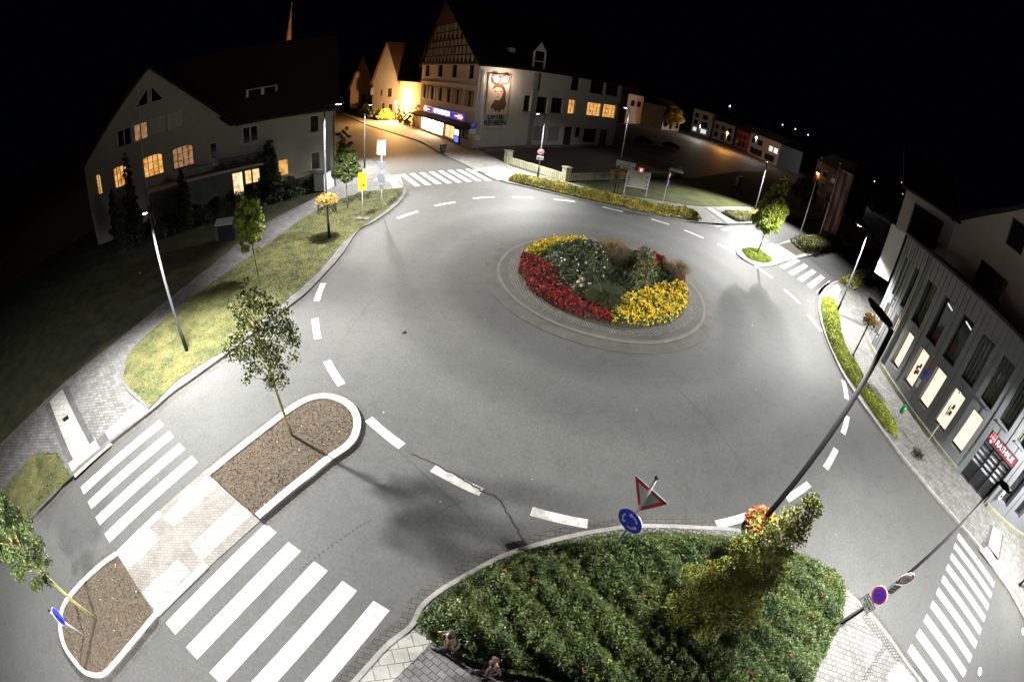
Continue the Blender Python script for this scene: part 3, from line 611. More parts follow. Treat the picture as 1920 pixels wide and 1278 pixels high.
tree(G(548, 818), 'young tree with loose wind-blown crown standing in the brown soil traffic island', 2.5, 5.9, rnd(1.5), 5200, .046, mat('leaf_mid', (.1, .14, .04), .6, island=[(.06, .085, .02), (.12, .16, .04), (.19, .23, .06)], spec=.2), .055, (-.15, .1), M_BARKY, sub=58, cr=.23)
tree(G(183, 1162), 'tree at the left edge on the lower soil island, pale lichen covered trunk', 2.4, 5.4, rnd(1.3), 12000, .045, M_LEAF_D, .06, (-1.0, .15), M_BARKY, sub=46, cr=.30, seed=4)
tree((5.47, 3.19), 'conical lime green tree rising out of the rose bed in the foreground', 1.35, 6.05, (lambda f: 1.38 * min(1, (f + .2) / .3) * (1.06 - f) ** .75), 46000, .030, mat('leaf_olive', (.1, .13, .02), .6, island=[(.11, .14, .015), (.18, .22, .03), (.24, .27, .045)]), .05, (.5, .45), M_BARKY, sub=110, cr=.34, seed=3)
tree(G(1418, 480), 'slender bright green tree in the small kerbed island at the right crossing', 2.1, 8.3, cone(1.75, .3, .25), 15000, .09, M_LEAF_Y, .08, (.5, .1), sub=60, cr=.34, seed=5)
tree(G(652, 393), 'narrow dark green tree on the lawn beside the orange lit street', 2.3, 6.9, cone(1.3, .28, .18), 9000, .085, M_LEAF_D, .05, (-.05, 0), sub=30, cr=.38, seed=6)
tree(G(485, 520), 'small yellowing tree between the grey path and the lawn at left', 1.7, 5.1, rnd(1.15), 5200, .085, M_LEAF_Y, .04, (-.25, .2), sub=24, cr=.36, seed=8)
def conifer(px_, label, R, H_, seed, lm=None, n=2600):
    b = G(*px_) if not isinstance(px_[0], str) else px_[1]
    return tree(b, label, .3, H_, lambda f: R * (1.02 - f * .8), n * 2, .13, lm or M_LEAF_B, .1, group='dark conifers and shrubs in the left garden', sub=44, cr=.62, seed=seed, cat='conifer', name='conifer')
conifer((262, 456), 'black columnar conifer in front of the arched lit windows', 1.0, hz(238, 285, G(262, 456)), 11)
conifer((354, 428), 'dark pointed conifer before the left end of the low annex', .95, hz(345, 318, G(354, 428)), 12)
conifer((512, 378), 'bushy dark conifer at the end of the balcony of the cream house', 1.35, hz(505, 262, G(512, 378)), 13, M_LEAF_B, 4000)
conifer((232, 478), 'low black conifer at the left corner of the cream house', 1.0, hz(226, 348, G(232, 478)), 14)
sg = 'dark conifers and shrubs in the left garden'
def shrub(c, R, h, label, mats, n, size=.09, name='shrub', seed=0, group=None, flowers=(), z0=.07, wa=.2):
    poly = [(c[0] + R * (1 + .12 * math.sin(3 * a + seed)) * math.cos(a), c[1] + R * (1 + .12 * math.cos(2 * a + seed)) * math.sin(a)) for a in [2 * math.pi * k / 18 for k in range(18)]]
    return bush(poly, h, n, size, mats, name, label, z0=z0, taper=R * .7, ws=2.2 / R, wa=wa, kind=None, cat='shrub', cell=R / 5, flowers=flowers, seed=seed, group=group)
for i, (p, R, h, lb) in enumerate([((455, 398), 1.6, 1.9, 'dark shrub under the lit annex window of the cream house'), ((422, 406), 1.3, 1.7, 'dark shrub left of the lit annex door'), ((482, 388), 1.2, 2.0, 'dark shrub between the annex windows and the bushy conifer'), ((548, 368), 1.5, 1.8, 'dark leafy shrub under the single lit window'), ((583, 355), 1.3, 1.7, 'dark shrub beside the ramp of the cream house'),
                                 ((385, 416), 1.5, 1.5, 'low dark shrub in the garden before the annex'), ((312, 438), 1.6, 1.5, 'low dark shrub behind the nearest left lamp head')]):
    shrub(G(*p), R, h, lb, [(M_LEAF_B, 2), (M_LEAF_D, 1)], 1800, .10, seed=i, group=sg)

# planting strips
def inner_strip(P, d0, d1): A = offset_line(P, d0); B = offset_line(P, d1); return A + B[::-1]
kn = catmull(GL([(948, 341), (984, 351), (1044, 365), (1100, 378), (1162, 391), (1225, 405), (1275, 413), (1318, 418)]), 4)
bush(inner_strip(kn, .3, 2.5), .75, 30000, .085, [(M_LEAF_Y2, 4), (M_LEAF_Y, 2), (mat('leaf_rust', (.3, .15, .04), .7, island=[(.22, .10, .03), (.36, .22, .06)]), 1)], 'low_hedge', 'long low golden green hedge along the north kerb', wa=.25, taper=.5, cat='hedge', kind=None)
kn2 = catmull(GL([(1388, 420), (1444, 417), (1500, 412)]), 6)
bush(inner_strip(kn2, .4, 3.0), .55, 9000, .085, [(M_LEAF_Y2, 3), (M_LEAF_Y, 1)], 'low_hedge', 'short low hedge behind the tree at the right crossing', wa=.25, cat='hedge', kind=None)
c4 = crop(1520, 340, 2.2825)
bush(catmull(GL(c4([(52, 500), (44, 540), (62, 640), (100, 735), (150, 822), (212, 905), (270, 992), (335, 1078), (362, 1088), (366, 1060), (335, 1000), (292, 945), (240, 880), (218, 830), (160, 735), (128, 640), (122, 570), (95, 512)]), .1), 3, True), .30, 30000, .06, [(M_LEAF_Y, 5), (M_LEAF_Y2, 1)], 'ground_cover', 'band of lime green ground cover along the town hall kerb', wa=.3, taper=.25, ws=6, moundmat=M_LEAF_Y, z0=.1)
bush(catmull(GL(c7([(215, 502), (270, 492), (350, 497), (430, 545), (505, 605), (425, 626), (330, 606), (260, 570)]), .11), 3, True), .22, 6500, .07, [(M_LEAF_Y, 1)], 'ground_cover', 'bright green ground cover round the tree of the small right island', moundmat=M_LEAF_Y, taper=.3)
bush(GL(c7([(665, 418), (760, 400), (900, 385), (1045, 370), (1180, 460), (1030, 500), (870, 530), (790, 518), (735, 482), (700, 455)]), .11), .75, 14000, .085, [(M_LEAF_D, 2), (M_LEAF_Y2, 1)], 'low_hedge', 'low green hedge round the flagpoles in the right traffic island', wa=.25, cat='hedge', kind=None)
bush(GL(c7([(1155, 368), (1235, 366), (1330, 435), (1285, 448)]), .11), .2, 2500, .07, [(M_LEAF_Y, 1), (M_LEAF_D, 1)], 'ground_cover', 'tiny green patch at the far tip of the right traffic island', taper=.3, moundmat=M_LEAF_D)
bush(GL(c7([(1150, 822), (1130, 800), (1200, 770), (1290, 720), (1420, 690), (1485, 740), (1400, 810), (1285, 895)]), .11), .6, 9000, .085, [(M_LEAF_D, 1), (M_LEAF_Y2, 1)], 'low_hedge', 'square planted bed on the pavement north of the town hall', wa=.35, cat='hedge', kind=None)
# rose bed
RB = [(-1.5, 3.05), (-.95, 4.0), (-.2, 4.75), (.6, 5.35), (1.7, 5.85), (3.2, 6.25), (4.7, 6.4), (6.4, 6.35), (8.2, 6.0), (9.6, 5.5), (10.8, 4.9), (11.7, 4.0), (11.95, 3.1), (11.3, 2.1), (10.3, 1.15), (9.6, .4), (8.8, -.6), (7.5, -1.5), (5.5, -1.2), (3.6, .8), (2.0, 1.75), (.9, 1.95), (-.1, 2.25), (-1.0, 2.6)]
RBs = catmull(RB, 3, True)
bush(RBs, 1.05, 170000, .036, [(M_LEAF_R, 6), (M_LEAF_D, 2.5), (M_LEAF_Y, .12)], 'rose_bed', 'large dense bed of low rose bushes with scattered red blooms', taper=.7, ws=5.2, wa=.34, cell=.14, flowers=[(M_PNKF, 75, .03)], low=.55, cat='rose bed', upb=.35)
# central island
def gz(L, z=.45): return GL(L, z)
cen = [(C0[0] + 4.9 * math.cos(a), C0[1] + 4.9 * math.sin(a)) for a in [2 * math.pi * k / 30 for k in range(30)]]
def inside(poly, r=5.28): return [tuple(C0 + (np.array(p) - C0) * min(1, r / (np.hypot(*(np.array(p) - C0)) + 1e-9))) for p in poly]
bush(cen, .5, 12000, .09, [(M_LEAF_B, 3), (M_LEAF_D, 1)], 'island_shrubbery', 'dark leafy underplanting of the round flower island', z0=.16, dome=.6, wa=.3, cat='planting')
Y1 = inside(gz([(968, 482), (980, 462), (1005, 449), (1050, 443), (1092, 445), (1100, 462), (1062, 468), (1032, 478), (1012, 490), (990, 487)], .3))
bush(Y1, .55, 5000, .06, [(M_LEAF_D, 1)], 'yellow_flower_bed', 'bright yellow flowers on the upper left of the round island', z0=.16, dome=.6, taper=.14, ws=5, wa=.45, flowers=[(M_YELF, 1500, .04)], cat='flower bed')
Rd = inside(gz([(966, 482), (1000, 488), (1030, 503), (1058, 535), (1100, 566), (1142, 580), (1150, 618), (1100, 604), (1040, 580), (995, 545), (970, 510)], .3))
bush(Rd, .5, 6000, .06, [(M_LEAF_B, 1)], 'red_flower_bed', 'dark red flowers along the lower left of the round island', z0=.16, dome=.6, taper=.14, ws=5, wa=.45, flowers=[(M_REDF, 2600, .042)], cat='flower bed')
Y2 = inside(gz([(1140, 588), (1158, 570), (1200, 560), (1232, 546), (1285, 536), (1306, 552), (1300, 580), (1272, 608), (1220, 622), (1150, 620)], .3))
hole = G(1243, 568, .5)
y2 = bush(Y2, .55, 8000, .06, [(M_LEAF_D, 1)], 'yellow_flower_bed', 'bright yellow flowers on the lower right of the round island', z0=.16, dome=.6, taper=.14, ws=4, wa=.45, flowers=[(M_YELF, 2300, .042)], cat='flower bed')
R2 = inside(gz([(1215, 482), (1245, 488), (1275, 505), (1300, 535), (1300, 552), (1280, 535), (1250, 515), (1220, 500)], .5))
bush(R2, .8, 1500, .06, [(M_LEAF_D, 1)], 'red_flower_bed', 'scarlet flowers along the far right rim of the round island', z0=.16, dome=.6, taper=.14, flowers=[(M_REDF, 700, .06)], cat='flower bed')
Wt = gz([(1015, 478), (1050, 462), (1100, 465), (1150, 475), (1150, 520), (1100, 545), (1050, 530), (1025, 505)], .9)
bush(Wt, 1.15, 6000, .08, [(M_LEAF_B, 2), (M_LEAF_D, 1)], 'dahlia_clump', 'dark dahlia shrubs dotted with small white blooms', z0=.16, dome=.6, taper=.8, flowers=[(M_WHTF, 60, .05)], cat='shrub', kind=None, wa=.4)
bush(gz([(1060, 540), (1085, 535), (1130, 548), (1135, 566), (1100, 562), (1070, 555)], .7), .85, 900, .07, [(M_LEAF_D, 1)], 'dahlia_clump', 'low patch of pale pink dahlias beside the dark red flowers', z0=.16, dome=.6, taper=.3, flowers=[(M_WHTF, 30, .075)], cat='shrub', kind=None)
bush(gz([(1180, 475), (1215, 478), (1245, 505), (1225, 540), (1190, 545), (1175, 515)], .9), 1.25, 2600, .10, [(M_LEAF_D, 1)], 'canna_clump', 'tall broad leaved cannas with scarlet heads in the round island', z0=.16, dome=.6, taper=.6, flowers=[(M_PNKF, 26, .09)], cat='shrub', kind=None, wa=.4)
def clump(c, R, h, n, m, label, z0=.55, droop=.35):
    mb = MB(); r = random.Random(int(R * 100 + h * 10))
    for k in range(n):
        a = r.uniform(0, 6.283); rr = R * .25 * math.sqrt(r.random()); x0, y0 = c[0] + rr * math.cos(a), c[1] + rr * math.sin(a); L = h * r.uniform(.6, 1.05); o = R * r.uniform(.25, 1.1)
        w_ = .018; tx, ty = -math.sin(a) * w_, math.cos(a) * w_; p1 = (x0 + math.cos(a) * o * .4, y0 + math.sin(a) * o * .4, z0 + L * .75); p2 = (x0 + math.cos(a) * o, y0 + math.sin(a) * o, z0 + L * (1 - droop * r.random()))
        mb.face((x0 - tx, y0 - ty, z0), (x0 + tx, y0 + ty, z0), (p1[0] + tx, p1[1] + ty, p1[2]), (p1[0] - tx, p1[1] - ty, p1[2])); mb.face((p1[0] - tx, p1[1] - ty, p1[2]), (p1[0] + tx, p1[1] + ty, p1[2]), p2)
    return mb.build('ornamental_grass', m, label=label, cat='grass clump', group='grass clumps in the round island')
clump(G(1140, 500, .4), 1.25, 1.7, 1700, M_PLUME, 'tallest feathery brownish grass clump at the top of the round island')
clump(G(1128, 585, .3), 1.1, 1.2, 1600, mat('grass_green_dark', (.03, .045, .012), .8, island=[(.02, .035, .01), (.05, .06, .015)]), 'dark green grass clump in the middle front between red and yellow flowers')
clump(G(1263, 527, .3), 1.0, 1.15, 1300, M_PLUME, 'brownish grass clump at the right end above the yellow flowers')
clump(G(1045, 492, .3), .8, .9, 700, M_LEAF_D, 'small green grass clump behind the upper left yellow flowers')

# ================================================================== buildings
def wall(mb, f, s0, s1, z0, ztop, holes, depth=.16, extra=()):
    """wall with real window openings; ztop is a number or list of (s, z) points"""
    zt = (lambda s: ztop) if not isinstance(ztop, (list, tuple)) else (lambda s: float(np.interp(s, [a for a, b in ztop], [b for a, b in ztop])))
    br = {s0, s1} | {h[0] for h in holes} | {h[1] for h in holes} | set(extra)
    if isinstance(ztop, (list, tuple)): br |= {a for a, b in ztop}
    br = sorted(x for x in br if s0 <= x <= s1); br = [b for i, b in enumerate(br) if i == 0 or b - br[i - 1] > 1e-4]
    for a, b in zip(br, br[1:]):
        m = (a + b) / 2; hs = sorted([h for h in holes if h[0] < m < h[1]], key=lambda h: h[2]); zc = z0
        for h in hs:
            if h[2] > zc: mb.face(f(a, zc, 0), f(b, zc, 0), f(b, h[2], 0), f(a, h[2], 0))
            mb.face(f(a, h[2], 0), f(b, h[2], 0), f(b, h[2], -depth), f(a, h[2], -depth)); mb.face(f(a, h[3], -depth), f(b, h[3], -depth), f(b, h[3], 0), f(a, h[3], 0)); zc = h[3]
        mb.face(f(a, zc, 0), f(b, zc, 0), f(b, zt(b), 0), f(a, zt(a), 0))
    for h in holes:
        for s in (h[0], h[1]): mb.face(f(s, h[2], 0), f(s, h[2], -depth), f(s, h[3], -depth), f(s, h[3], 0))
    return mb
def window(t, f, h, fm, gm, nx=2, nz=3, depth=.16, fw=.07, mw=.035, sill=True, name='window', label=None, off=(0, 0, 0), sm=None):
    s0, s1, z0, z1 = h; mb = MB(off); d0, d1 = -depth, -depth + .06
    mb.fbox(f, s0, s1, z0, z0 + fw, d0, d1); mb.fbox(f, s0, s1, z1 - fw, z1, d0, d1); mb.fbox(f, s0, s0 + fw, z0 + fw, z1 - fw, d0, d1); mb.fbox(f, s1 - fw, s1, z0 + fw, z1 - fw, d0, d1)
    for k in range(1, nx): s = s0 + (s1 - s0) * k / nx; mb.fbox(f, s - mw, s + mw, z0 + fw, z1 - fw, d0 + .005, d1 - .01)
    for k in range(1, nz): z = z0 + (z1 - z0) * k / nz; mb.fbox(f, s0 + fw, s1 - fw, z - mw * .6, z + mw * .6, d0 + .008, d1 - .016)
    o = mb.build(name, fm, t, label=label)
    MB(off).fbox(f, s0 + .01, s1 - .01, z0 + .01, z1 - .01, d0 - .05, d0 + .004).build('pane', gm, o)
    if sill: MB(off).fbox(f, s0 - .06, s1 + .06, z0 - .07, z0 - .004, -depth + .02, .10).build('sill', sm or fm, o)
    return o
def roofslab(mb, a, b, c, d, th=.22):
    """a,b along eave; c,d along ridge (c above b)"""
    n = (Vector(b) - Vector(a)).cross(Vector(d) - Vector(a)).normalized(); n = n if n.z > 0 else -n
    lo = [tuple(Vector(p) - n * .0) for p in (a, b, c, d)]; hi = [tuple(Vector(p) + n * th) for p in (a, b, c, d)]; mb.hexa(lo + hi)

# ---------- optician's corner building
OA, OB, OC = G(886.4, 283), G(785, 243), G(1149, 277)
f1 = Fac(OA, OB); f2 = Fac(OA, OC)
c2 = crop(600, 0, 3.195); z4b = crop(785, 130, 7.52); z5b = crop(960, 80, 5.808)
ZE = 12.45
opt = thing('shop_house', 'corner building with timber framed gable, lit optician shop and long white side wing', 'building', (OA[0], OA[1], 0)); oo = (OA[0], OA[1], 0)
top4 = [f1.rect(c2(L)) for L in ([(632, 383), (655, 383), (655, 452), (632, 450)], [(707, 387), (733, 387), (733, 460), (707, 458)], [(793, 392), (820, 392), (818, 468), (790, 466)], [(892, 397), (922, 398), (918, 478), (888, 476)])]
mid6 = [f1.rect(z4b(L)) for L in ([(75, 215), (107, 217), (105, 400), (75, 396)], [(177, 238), (215, 240), (213, 422), (175, 418)], [(287, 255), (332, 258), (330, 440), (285, 436)], [(402, 278), (448, 282), (446, 480), (400, 474)], [(527, 292), (570, 296), (560, 508), (520, 500)], [(690, 318), (740, 322), (728, 545), (682, 536)])]
shop1 = f1.rect(z4b([(45, 590), (352, 672), (330, 912), (38, 815)])); shop2 = f1.rect(z4b([(368, 680), (508, 712), (498, 932), (352, 920)]))
L1 = f1.L; apex_s = f1.sz(840, 2)[0]
zf = lambda h, a, b: (h[0], h[1], a, b)
mt = sum(h[2] for h in top4) / 4, sum(h[3] for h in top4) / 4; mm = sum(h[2] for h in mid6) / 6, sum(h[3] for h in mid6) / 6
top4 = [zf(h, *mt) for h in top4]; mid6 = [zf(h, *mm) for h in mid6]
shop1 = (shop1[0], min(shop1[1], L1 - .3), .5, 2.9); shop2 = (shop2[0], shop2[1], .5, 2.9)
if shop1[0] < shop2[1] + .15: shop1 = (shop2[1] + .15, shop1[1], .5, 2.9)
dispw = f1.rect(z4b([(612, 795), (700, 815), (693, 985), (608, 960)]))
MB(oo).__class__
wall(MB(oo), f1.p, 0, L1, 0, ZE, top4 + mid6 + [shop1, shop2, dispw], .22).build('front_wall', M_PLST3, opt)
for h in top4: window(opt, f1.p, h, M_FRAMED, M_GLASS, 1, 2, .22, off=oo)
for h in mid6:
    o = window(opt, f1.p, h, M_FRAMED, M_GLASS, 1, 3, .22, off=oo); wd = (h[1] - h[0]) * .75
    MB(oo).fbox(f1.p, h[0] - wd, h[0] - .04, h[2], h[3], .01, .06).build('shutter', M_SHUT, o); MB(oo).fbox(f1.p, h[1] + .04, h[1] + wd, h[2], h[3], .01, .06).build('shutter', M_SHUT, o)
window(opt, f1.p, shop1, M_FRAMED, M_SHOPL, 3, 1, .22, off=oo, name='shop_window'); window(opt, f1.p, shop2, M_FRAMED, M_SHOP2, 2, 1, .22, off=oo, name='shop_window', label='narrower shop window beside the entrance')
window(opt, f1.p, dispw, M_FRAMED, M_GLASS, 1, 1, .22, off=oo, name='display_case')
MB(oo).fbox(f1.p, -.02, L1 + .02, 9.35, 9.5, .003, .08).build('string_course', M_PLST2, opt)
a0 = f1.sz(*z4b([(800, 700)])[0])[0]; a1 = f1.sz(*z4b([(5, 490)])[0])[0]
MB(oo).hexa([f1.p(s, z, d) for s, z, d in ((a0, 3.2, 0), (a1, 3.2, 0), (a1, 3.05, 1.5), (a0, 3.05, 1.5), (a0, 3.75, 0), (a1, 3.75, 0), (a1, 3.3, 1.5), (a0, 3.3, 1.5))]).build('awning', M_ROOFD, opt)
sb0 = f1.sz(*z4b([(660, 590)])[0])[0]; sb1 = f1.sz(*z4b([(95, 450)])[0])[0]
sgn = MB(oo).fbox(f1.p, sb0, sb1, 3.85, 4.95, .03, .22).build('shop_sign', M_NEONB, opt)
sc_, nn = (sb0 + sb1) / 2, (float(f1.n[0]), float(f1.n[1]), 0)
text('OPTIK REHBEIN', 1.0, f1.p(sc_, 4.4, .25), nn, sgn, M_NEON, off=oo, bold=.02, sx=.95)
for ss in (sb0 + 1.2, sb1 - 1.0):
    g = MB(oo)
    for k in (-.36, .36):
        n_ = 16
        g.tube([f1.p(ss + k + .3 * math.cos(2 * math.pi * j / n_), 4.4 + .3 * math.sin(2 * math.pi * j / n_), .26) for j in range(n_ + 1)], .055, 6)
    g.build('glasses_logo', M_NEONO, sgn)
for a, b in ((sb0 + .2, sb0 + .45), (sb0 + 2.0, sb0 + 3.1), (sb1 - 3.0, sb1 - 1.8), (sb1 - .35, sb1 - .1)): MB(oo).fbox(f1.p, a, b, 4.36, 4.44, .23, .26).build('neon_line', M_NEON, sgn)
pl = MB(oo); pl.fbox(f1.p, f1.rect(z4b([(515, 710), (600, 740), (590, 1010), (515, 990)]))[0], f1.rect(z4b([(515, 710), (600, 740), (590, 1010), (515, 990)]))[1], .2, 2.9, .02, .2)
pl = pl.build('display_column', M_FRAMED, opt); q = f1.rect(z4b([(525, 800), (588, 815), (575, 1000), (520, 985)]))
MB(oo).fbox(f1.p, q[0] + .05, q[1] - .05, 1.5, 2.3, .2, .22).build('screen', M_NEON, pl); MB(oo).fbox(f1.p, q[0] + .05, q[1] - .05, .4, 1.3, .2, .22).build('screen', mat('blue_screen', (.1, .1, .6), .4, emit=(.12, .22, 1), estr=1.2), pl)
# timber framed gable above: plaster panels with proud timbers
zap = f1.sz(840, 2)[1]; gw = L1 + .5
gz_ = lambda z: ((z - ZE) / (zap - ZE))
gab = MB(oo); gab.face(f1.p(-.25, ZE, .06), f1.p(gw - .25, ZE, .06), f1.p(apex_s, zap, .06)); gab.build('gable_plaster', M_PLST3, opt)
tm = MB(oo)
def srange(z): k = gz_(z); return (-.25 + (apex_s + .25) * k, gw - .25 - (gw - .25 - apex_s) * k)
for z in (ZE + .08, ZE + 1.55, ZE + 3.0, ZE + 4.2, ZE + 5.7, ZE + 7.1): a, b = srange(z); tm.fbox(f1.p, a, b, z, z + (.32 if z in (ZE + .08,) else .2), .07, .17)
def posts(z0, z1, n, wd=.17, brace=False):
    for k in range(n):
        a, b = srange((z0 + z1) / 2); s = a + (b - a) * (k + .5) / n; aa, bb = srange(z1)
        if aa < s < bb:
            tm.fbox(f1.p, s - wd / 2, s + wd / 2, z0, z1, .075, .155)
            if brace: tm.hexa([f1.p(s - .48, z0, .07), f1.p(s + .48, z0, .07), f1.p(s + .48, z0, .14), f1.p(s - .48, z0, .14), f1.p(s - .08, z1 - .15, .07), f1.p(s + .08, z1 - .15, .07), f1.p(s + .08, z1 - .15, .14), f1.p(s - .08, z1 - .15, .14)])
posts(ZE + .4, ZE + 1.55, 15, brace=True); posts(ZE + 1.75, ZE + 3.0, 14); posts(ZE + 3.2, ZE + 4.2, 11); posts(ZE + 4.4, ZE + 5.7, 8, brace=True); posts(ZE + 5.9, ZE + 7.1, 6)
tm.build('timber_frame', M_WOOD, opt)
for s, z in ((apex_s - 4.6, ZE + 1.85), (apex_s, ZE + 1.85), (apex_s + 4.6, ZE + 1.85), (apex_s - 1.4, ZE + 6.0), (apex_s + 1.4, ZE + 6.0)):
    window(opt, lambda a, b, d: f1.p(a, b, d + .33), (s - .35, s + .35, z, z + .95), M_FRAME, M_GLASS, 2, 2, .16, .05, .02, False, off=oo)
zb = ZE + 7.3; a, b = srange(zb); MB(oo).face(f1.p(a - .2, zb, .2), f1.p(b + .2, zb, .2), f1.p(apex_s, zap + .1, .2)).build('gable_boards', mat('rust_boards', (.16, .06, .02), .8, .2, 5), opt)
# side wing wall along the court
holes = [f2.rect(z5b(L)) for L in ([(243, 333), (325, 330), (303, 520), (222, 515)], [(137, 577), (207, 580), (192, 748), (122, 745)], [(275, 592), (392, 597), (375, 770), (262, 768)], [(433, 602), (560, 605), (540, 770), (422, 765)],
        [(655, 365), (742, 375), (728, 522), (643, 515)], [(862, 400), (1012, 420), (998, 560), (850, 550)], [(1030, 430), (1168, 450), (1155, 585), (1022, 572)], [(695, 925), (748, 928), (738, 1025), (685, 1022)], [(783, 932), (930, 945), (915, 1085), (770, 1080)])]
lith = [f2.rect(z5b(L)) for L in ([(620, 618), (690, 625), (680, 780), (608, 775)], [(822, 645), (972, 665), (960, 805), (810, 795)], [(995, 665), (1132, 685), (1120, 825), (985, 812)])]
blind = [f2.rect(z5b(L)) for L in ([(238, 905), (380, 910), (360, 1075), (225, 1068)], [(398, 908), (525, 912), (508, 1078), (385, 1075)])]
doors = [f2.rect(z5b(L)) for L in ([(572, 918), (660, 920), (635, 1140), (550, 1138)], [(965, 945), (1045, 950), (1020, 1145), (940, 1140)])]
doors = [(a, b, .1, d) for a, b, c, d in doors]
wall(MB(oo), f2.p, 0, f2.L, 0, ZE, holes + lith + blind + doors, .25).build('side_wall', M_PLST2, opt)
MB(oo).fbox(f2.p, 0, f2.L, 0, .45, .004, .05).build('plinth', mat('grey_plinth', (.2, .2, .2), .9, .2), opt)
for h in holes: window(opt, f2.p, h, M_FRAMED, M_GLASS, 2, 2, .25, off=oo)
for h, n in zip(lith, (2, 4, 4)): window(opt, f2.p, h, mat('red_brown_frame', (.12, .03, .02), .6), M_LITW, n, 3, .2, .07, .03, off=oo)
for h in blind: window(opt, f2.p, h, M_FRAME, mat('roller_blind', (.32, .32, .31), .7, .06, 20), 1, 1, .1, off=oo)
for h in doors:
    d = MB(oo).fbox(f2.p, h[0], h[1], h[2], h[3], -.3, -.22).build('door', M_FRAMED, opt); MB(oo).fbox(f2.p, h[1] - .3, h[1] - .18, 1.05, 1.15, -.22, -.14).build('handle', M_ALU, d)
tw = f2.rect(z5b([(190, 760), (240, 760), (200, 1120), (165, 1120)])); MB(oo).fbox(f2.p, tw[0], tw[0] + .9, 0, ZE - .3, .003, .06).build('grey_band', mat('grey_band', (.3, .3, .3), .9, .1), opt)
ds = MB(oo); s_ = .7; ds.tube([f2.p(s_ - .5, ZE - .3, .3), f2.p(s_, ZE - .9, .12), f2.p(s_, .2, .12)], .07, 8); ds.build('downpipe', M_ALU, opt)
# roof
dv = (f2.u[0] * f2.L, f2.u[1] * f2.L); e = lambda s, z, k, d=0: (lambda p: (p[0] + dv[0] * k, p[1] + dv[1] * k, z))(f1.p(s, z, d))
rf = MB(oo)
rf.hexa([e(-.6, ZE - .15, 0, .45), e(-.6, ZE - .15, 1, 0), e(apex_s, zap, 1, 0), e(apex_s, zap, 0, .45), e(-.6, ZE + .1, 0, .45), e(-.6, ZE + .1, 1, 0), e(apex_s, zap + .3, 1, 0), e(apex_s, zap + .3, 0, .45)])
rf.hexa([e(gw + .4, ZE - .3, 0, .45), e(gw + .4, ZE - .3, 1, 0), e(apex_s, zap, 1, 0), e(apex_s, zap, 0, .45), e(gw + .4, ZE - .05, 0, .45), e(gw + .4, ZE - .05, 1, 0), e(apex_s, zap + .3, 1, 0), e(apex_s, zap + .3, 0, .45)])
rf = rf.build('roof', M_ROOFD, opt)
MB(oo).face(e(0, 0, 1), e(L1, 0, 1), e(L1, ZE, 1), e(apex_s, zap, 1), e(0, ZE, 1)).face(e(L1, 0, 0), e(L1, 0, 1), e(L1, ZE, 1), e(L1, ZE, 0)).build('rear_wall', M_PLST2, opt)
# glazed bay rising through the eaves
bs0, bs1, bz0, bz1 = f2.rect(z5b([(235, 95), (375, 100), (352, 275), (228, 268)])); bz0 = ZE - .2; bz1 = ZE + 3.2
by = MB(oo)
for s in (bs0, bs1 - .2): by.fbox(f2.p, s, s + .2, bz0, bz1, -.1, .1)
by.fbox(f2.p, bs0, bs1, ZE + 1.5, ZE + 1.65, -.1, .1); by.fbox(f2.p, bs0, bs1, ZE - .2, ZE, -.1, .14)
by.face(f2.p(bs0, bz1, .1), f2.p(bs1, bz1, .1), f2.p((bs0 + bs1) / 2, bz1 + 1.5, .1)); by = by.build('roof_bay', M_FRAME, opt)
MB(oo).fbox(f2.p, bs0 + .21, bs1 - .21, ZE + .01, bz1, -2.5, -.12).build('glazing', M_GLASS, by)
MB(oo).fbox(f2.p, bs0 - 2.6, bs0 - 1.5, ZE, ZE + 3.3, -3.5, -2.4).build('chimney', M_PLST2, opt)
# poster board with lamps
pb = f2.rect(z4b([(985, 60), (1300, 75), (1240, 660), (930, 640)])); pz0, pz1 = pb[2], pb[3]
po = thing('advertising_board', 'tall lit portrait poster with red glasses on the white side wall', 'poster', f2.p((pb[0] + pb[1]) / 2, pz0, .1)); po_ = tuple(po.location)
MB(po_).fbox(f2.p, pb[0], pb[1], pz0, pz1, .05, .13).build('frame', M_ALU, po)
W_ = pb[1] - pb[0]; H2 = pz1 - pz0
MB(po_).fbox(f2.p, pb[0] + .1, pb[1] - .1, pz0 + .1, pz1 - .1, .13, .145).build('poster', mat('poster_paper', (.62, .52, .44), .7, .15, .8), po)
def shp(pts, d, m, nm): mb = MB(po_); P = [f2.p(pb[0] + W_ * x, pz0 + H2 * y, d) for x, y in pts]; mb.face(*P); mb.face(*[f2.p(pb[0] + W_ * x, pz0 + H2 * y, d - .01) for x, y in pts][::-1]); mb.build(nm, m, po)
sk = mat('poster_skin', (.70, .55, .46), .7); hr = mat('poster_hair', (.11, .06, .04), .8, .4, 6)
shp([(.50 + .30 * math.cos(a), .53 + .17 * math.sin(a)) for a in [k * .3925 for k in range(16)]], .150, sk, 'portrait')
shp([(.22, .60), (.26, .72), (.40, .78), (.58, .78), (.74, .70), (.82, .56), (.84, .40), (.90, .26), (.80, .12), (.70, .16), (.62, .06), (.52, .14), (.42, .08), (.34, .18), (.22, .14), (.24, .26), (.32, .32), (.36, .38), (.48, .355), (.58, .38), (.66, .46), (.70, .58), (.62, .66), (.44, .68), (.32, .66)], .160, hr, 'portrait_hair')
for x in (.36, .60): shp([(x - .08, .585), (x, .60), (x + .08, .585), (x, .565)], .160, hr, 'portrait_eye')
shp([(.48, .56), (.53, .50), (.46, .495)], .160, mat('poster_shade', (.5, .34, .26), .7), 'portrait_nose'); shp([(.40, .44), (.48, .455), (.57, .44), (.48, .425)], .160, mat('poster_lip', (.45, .16, .14), .6), 'portrait_mouth')
gl = MB(po_)
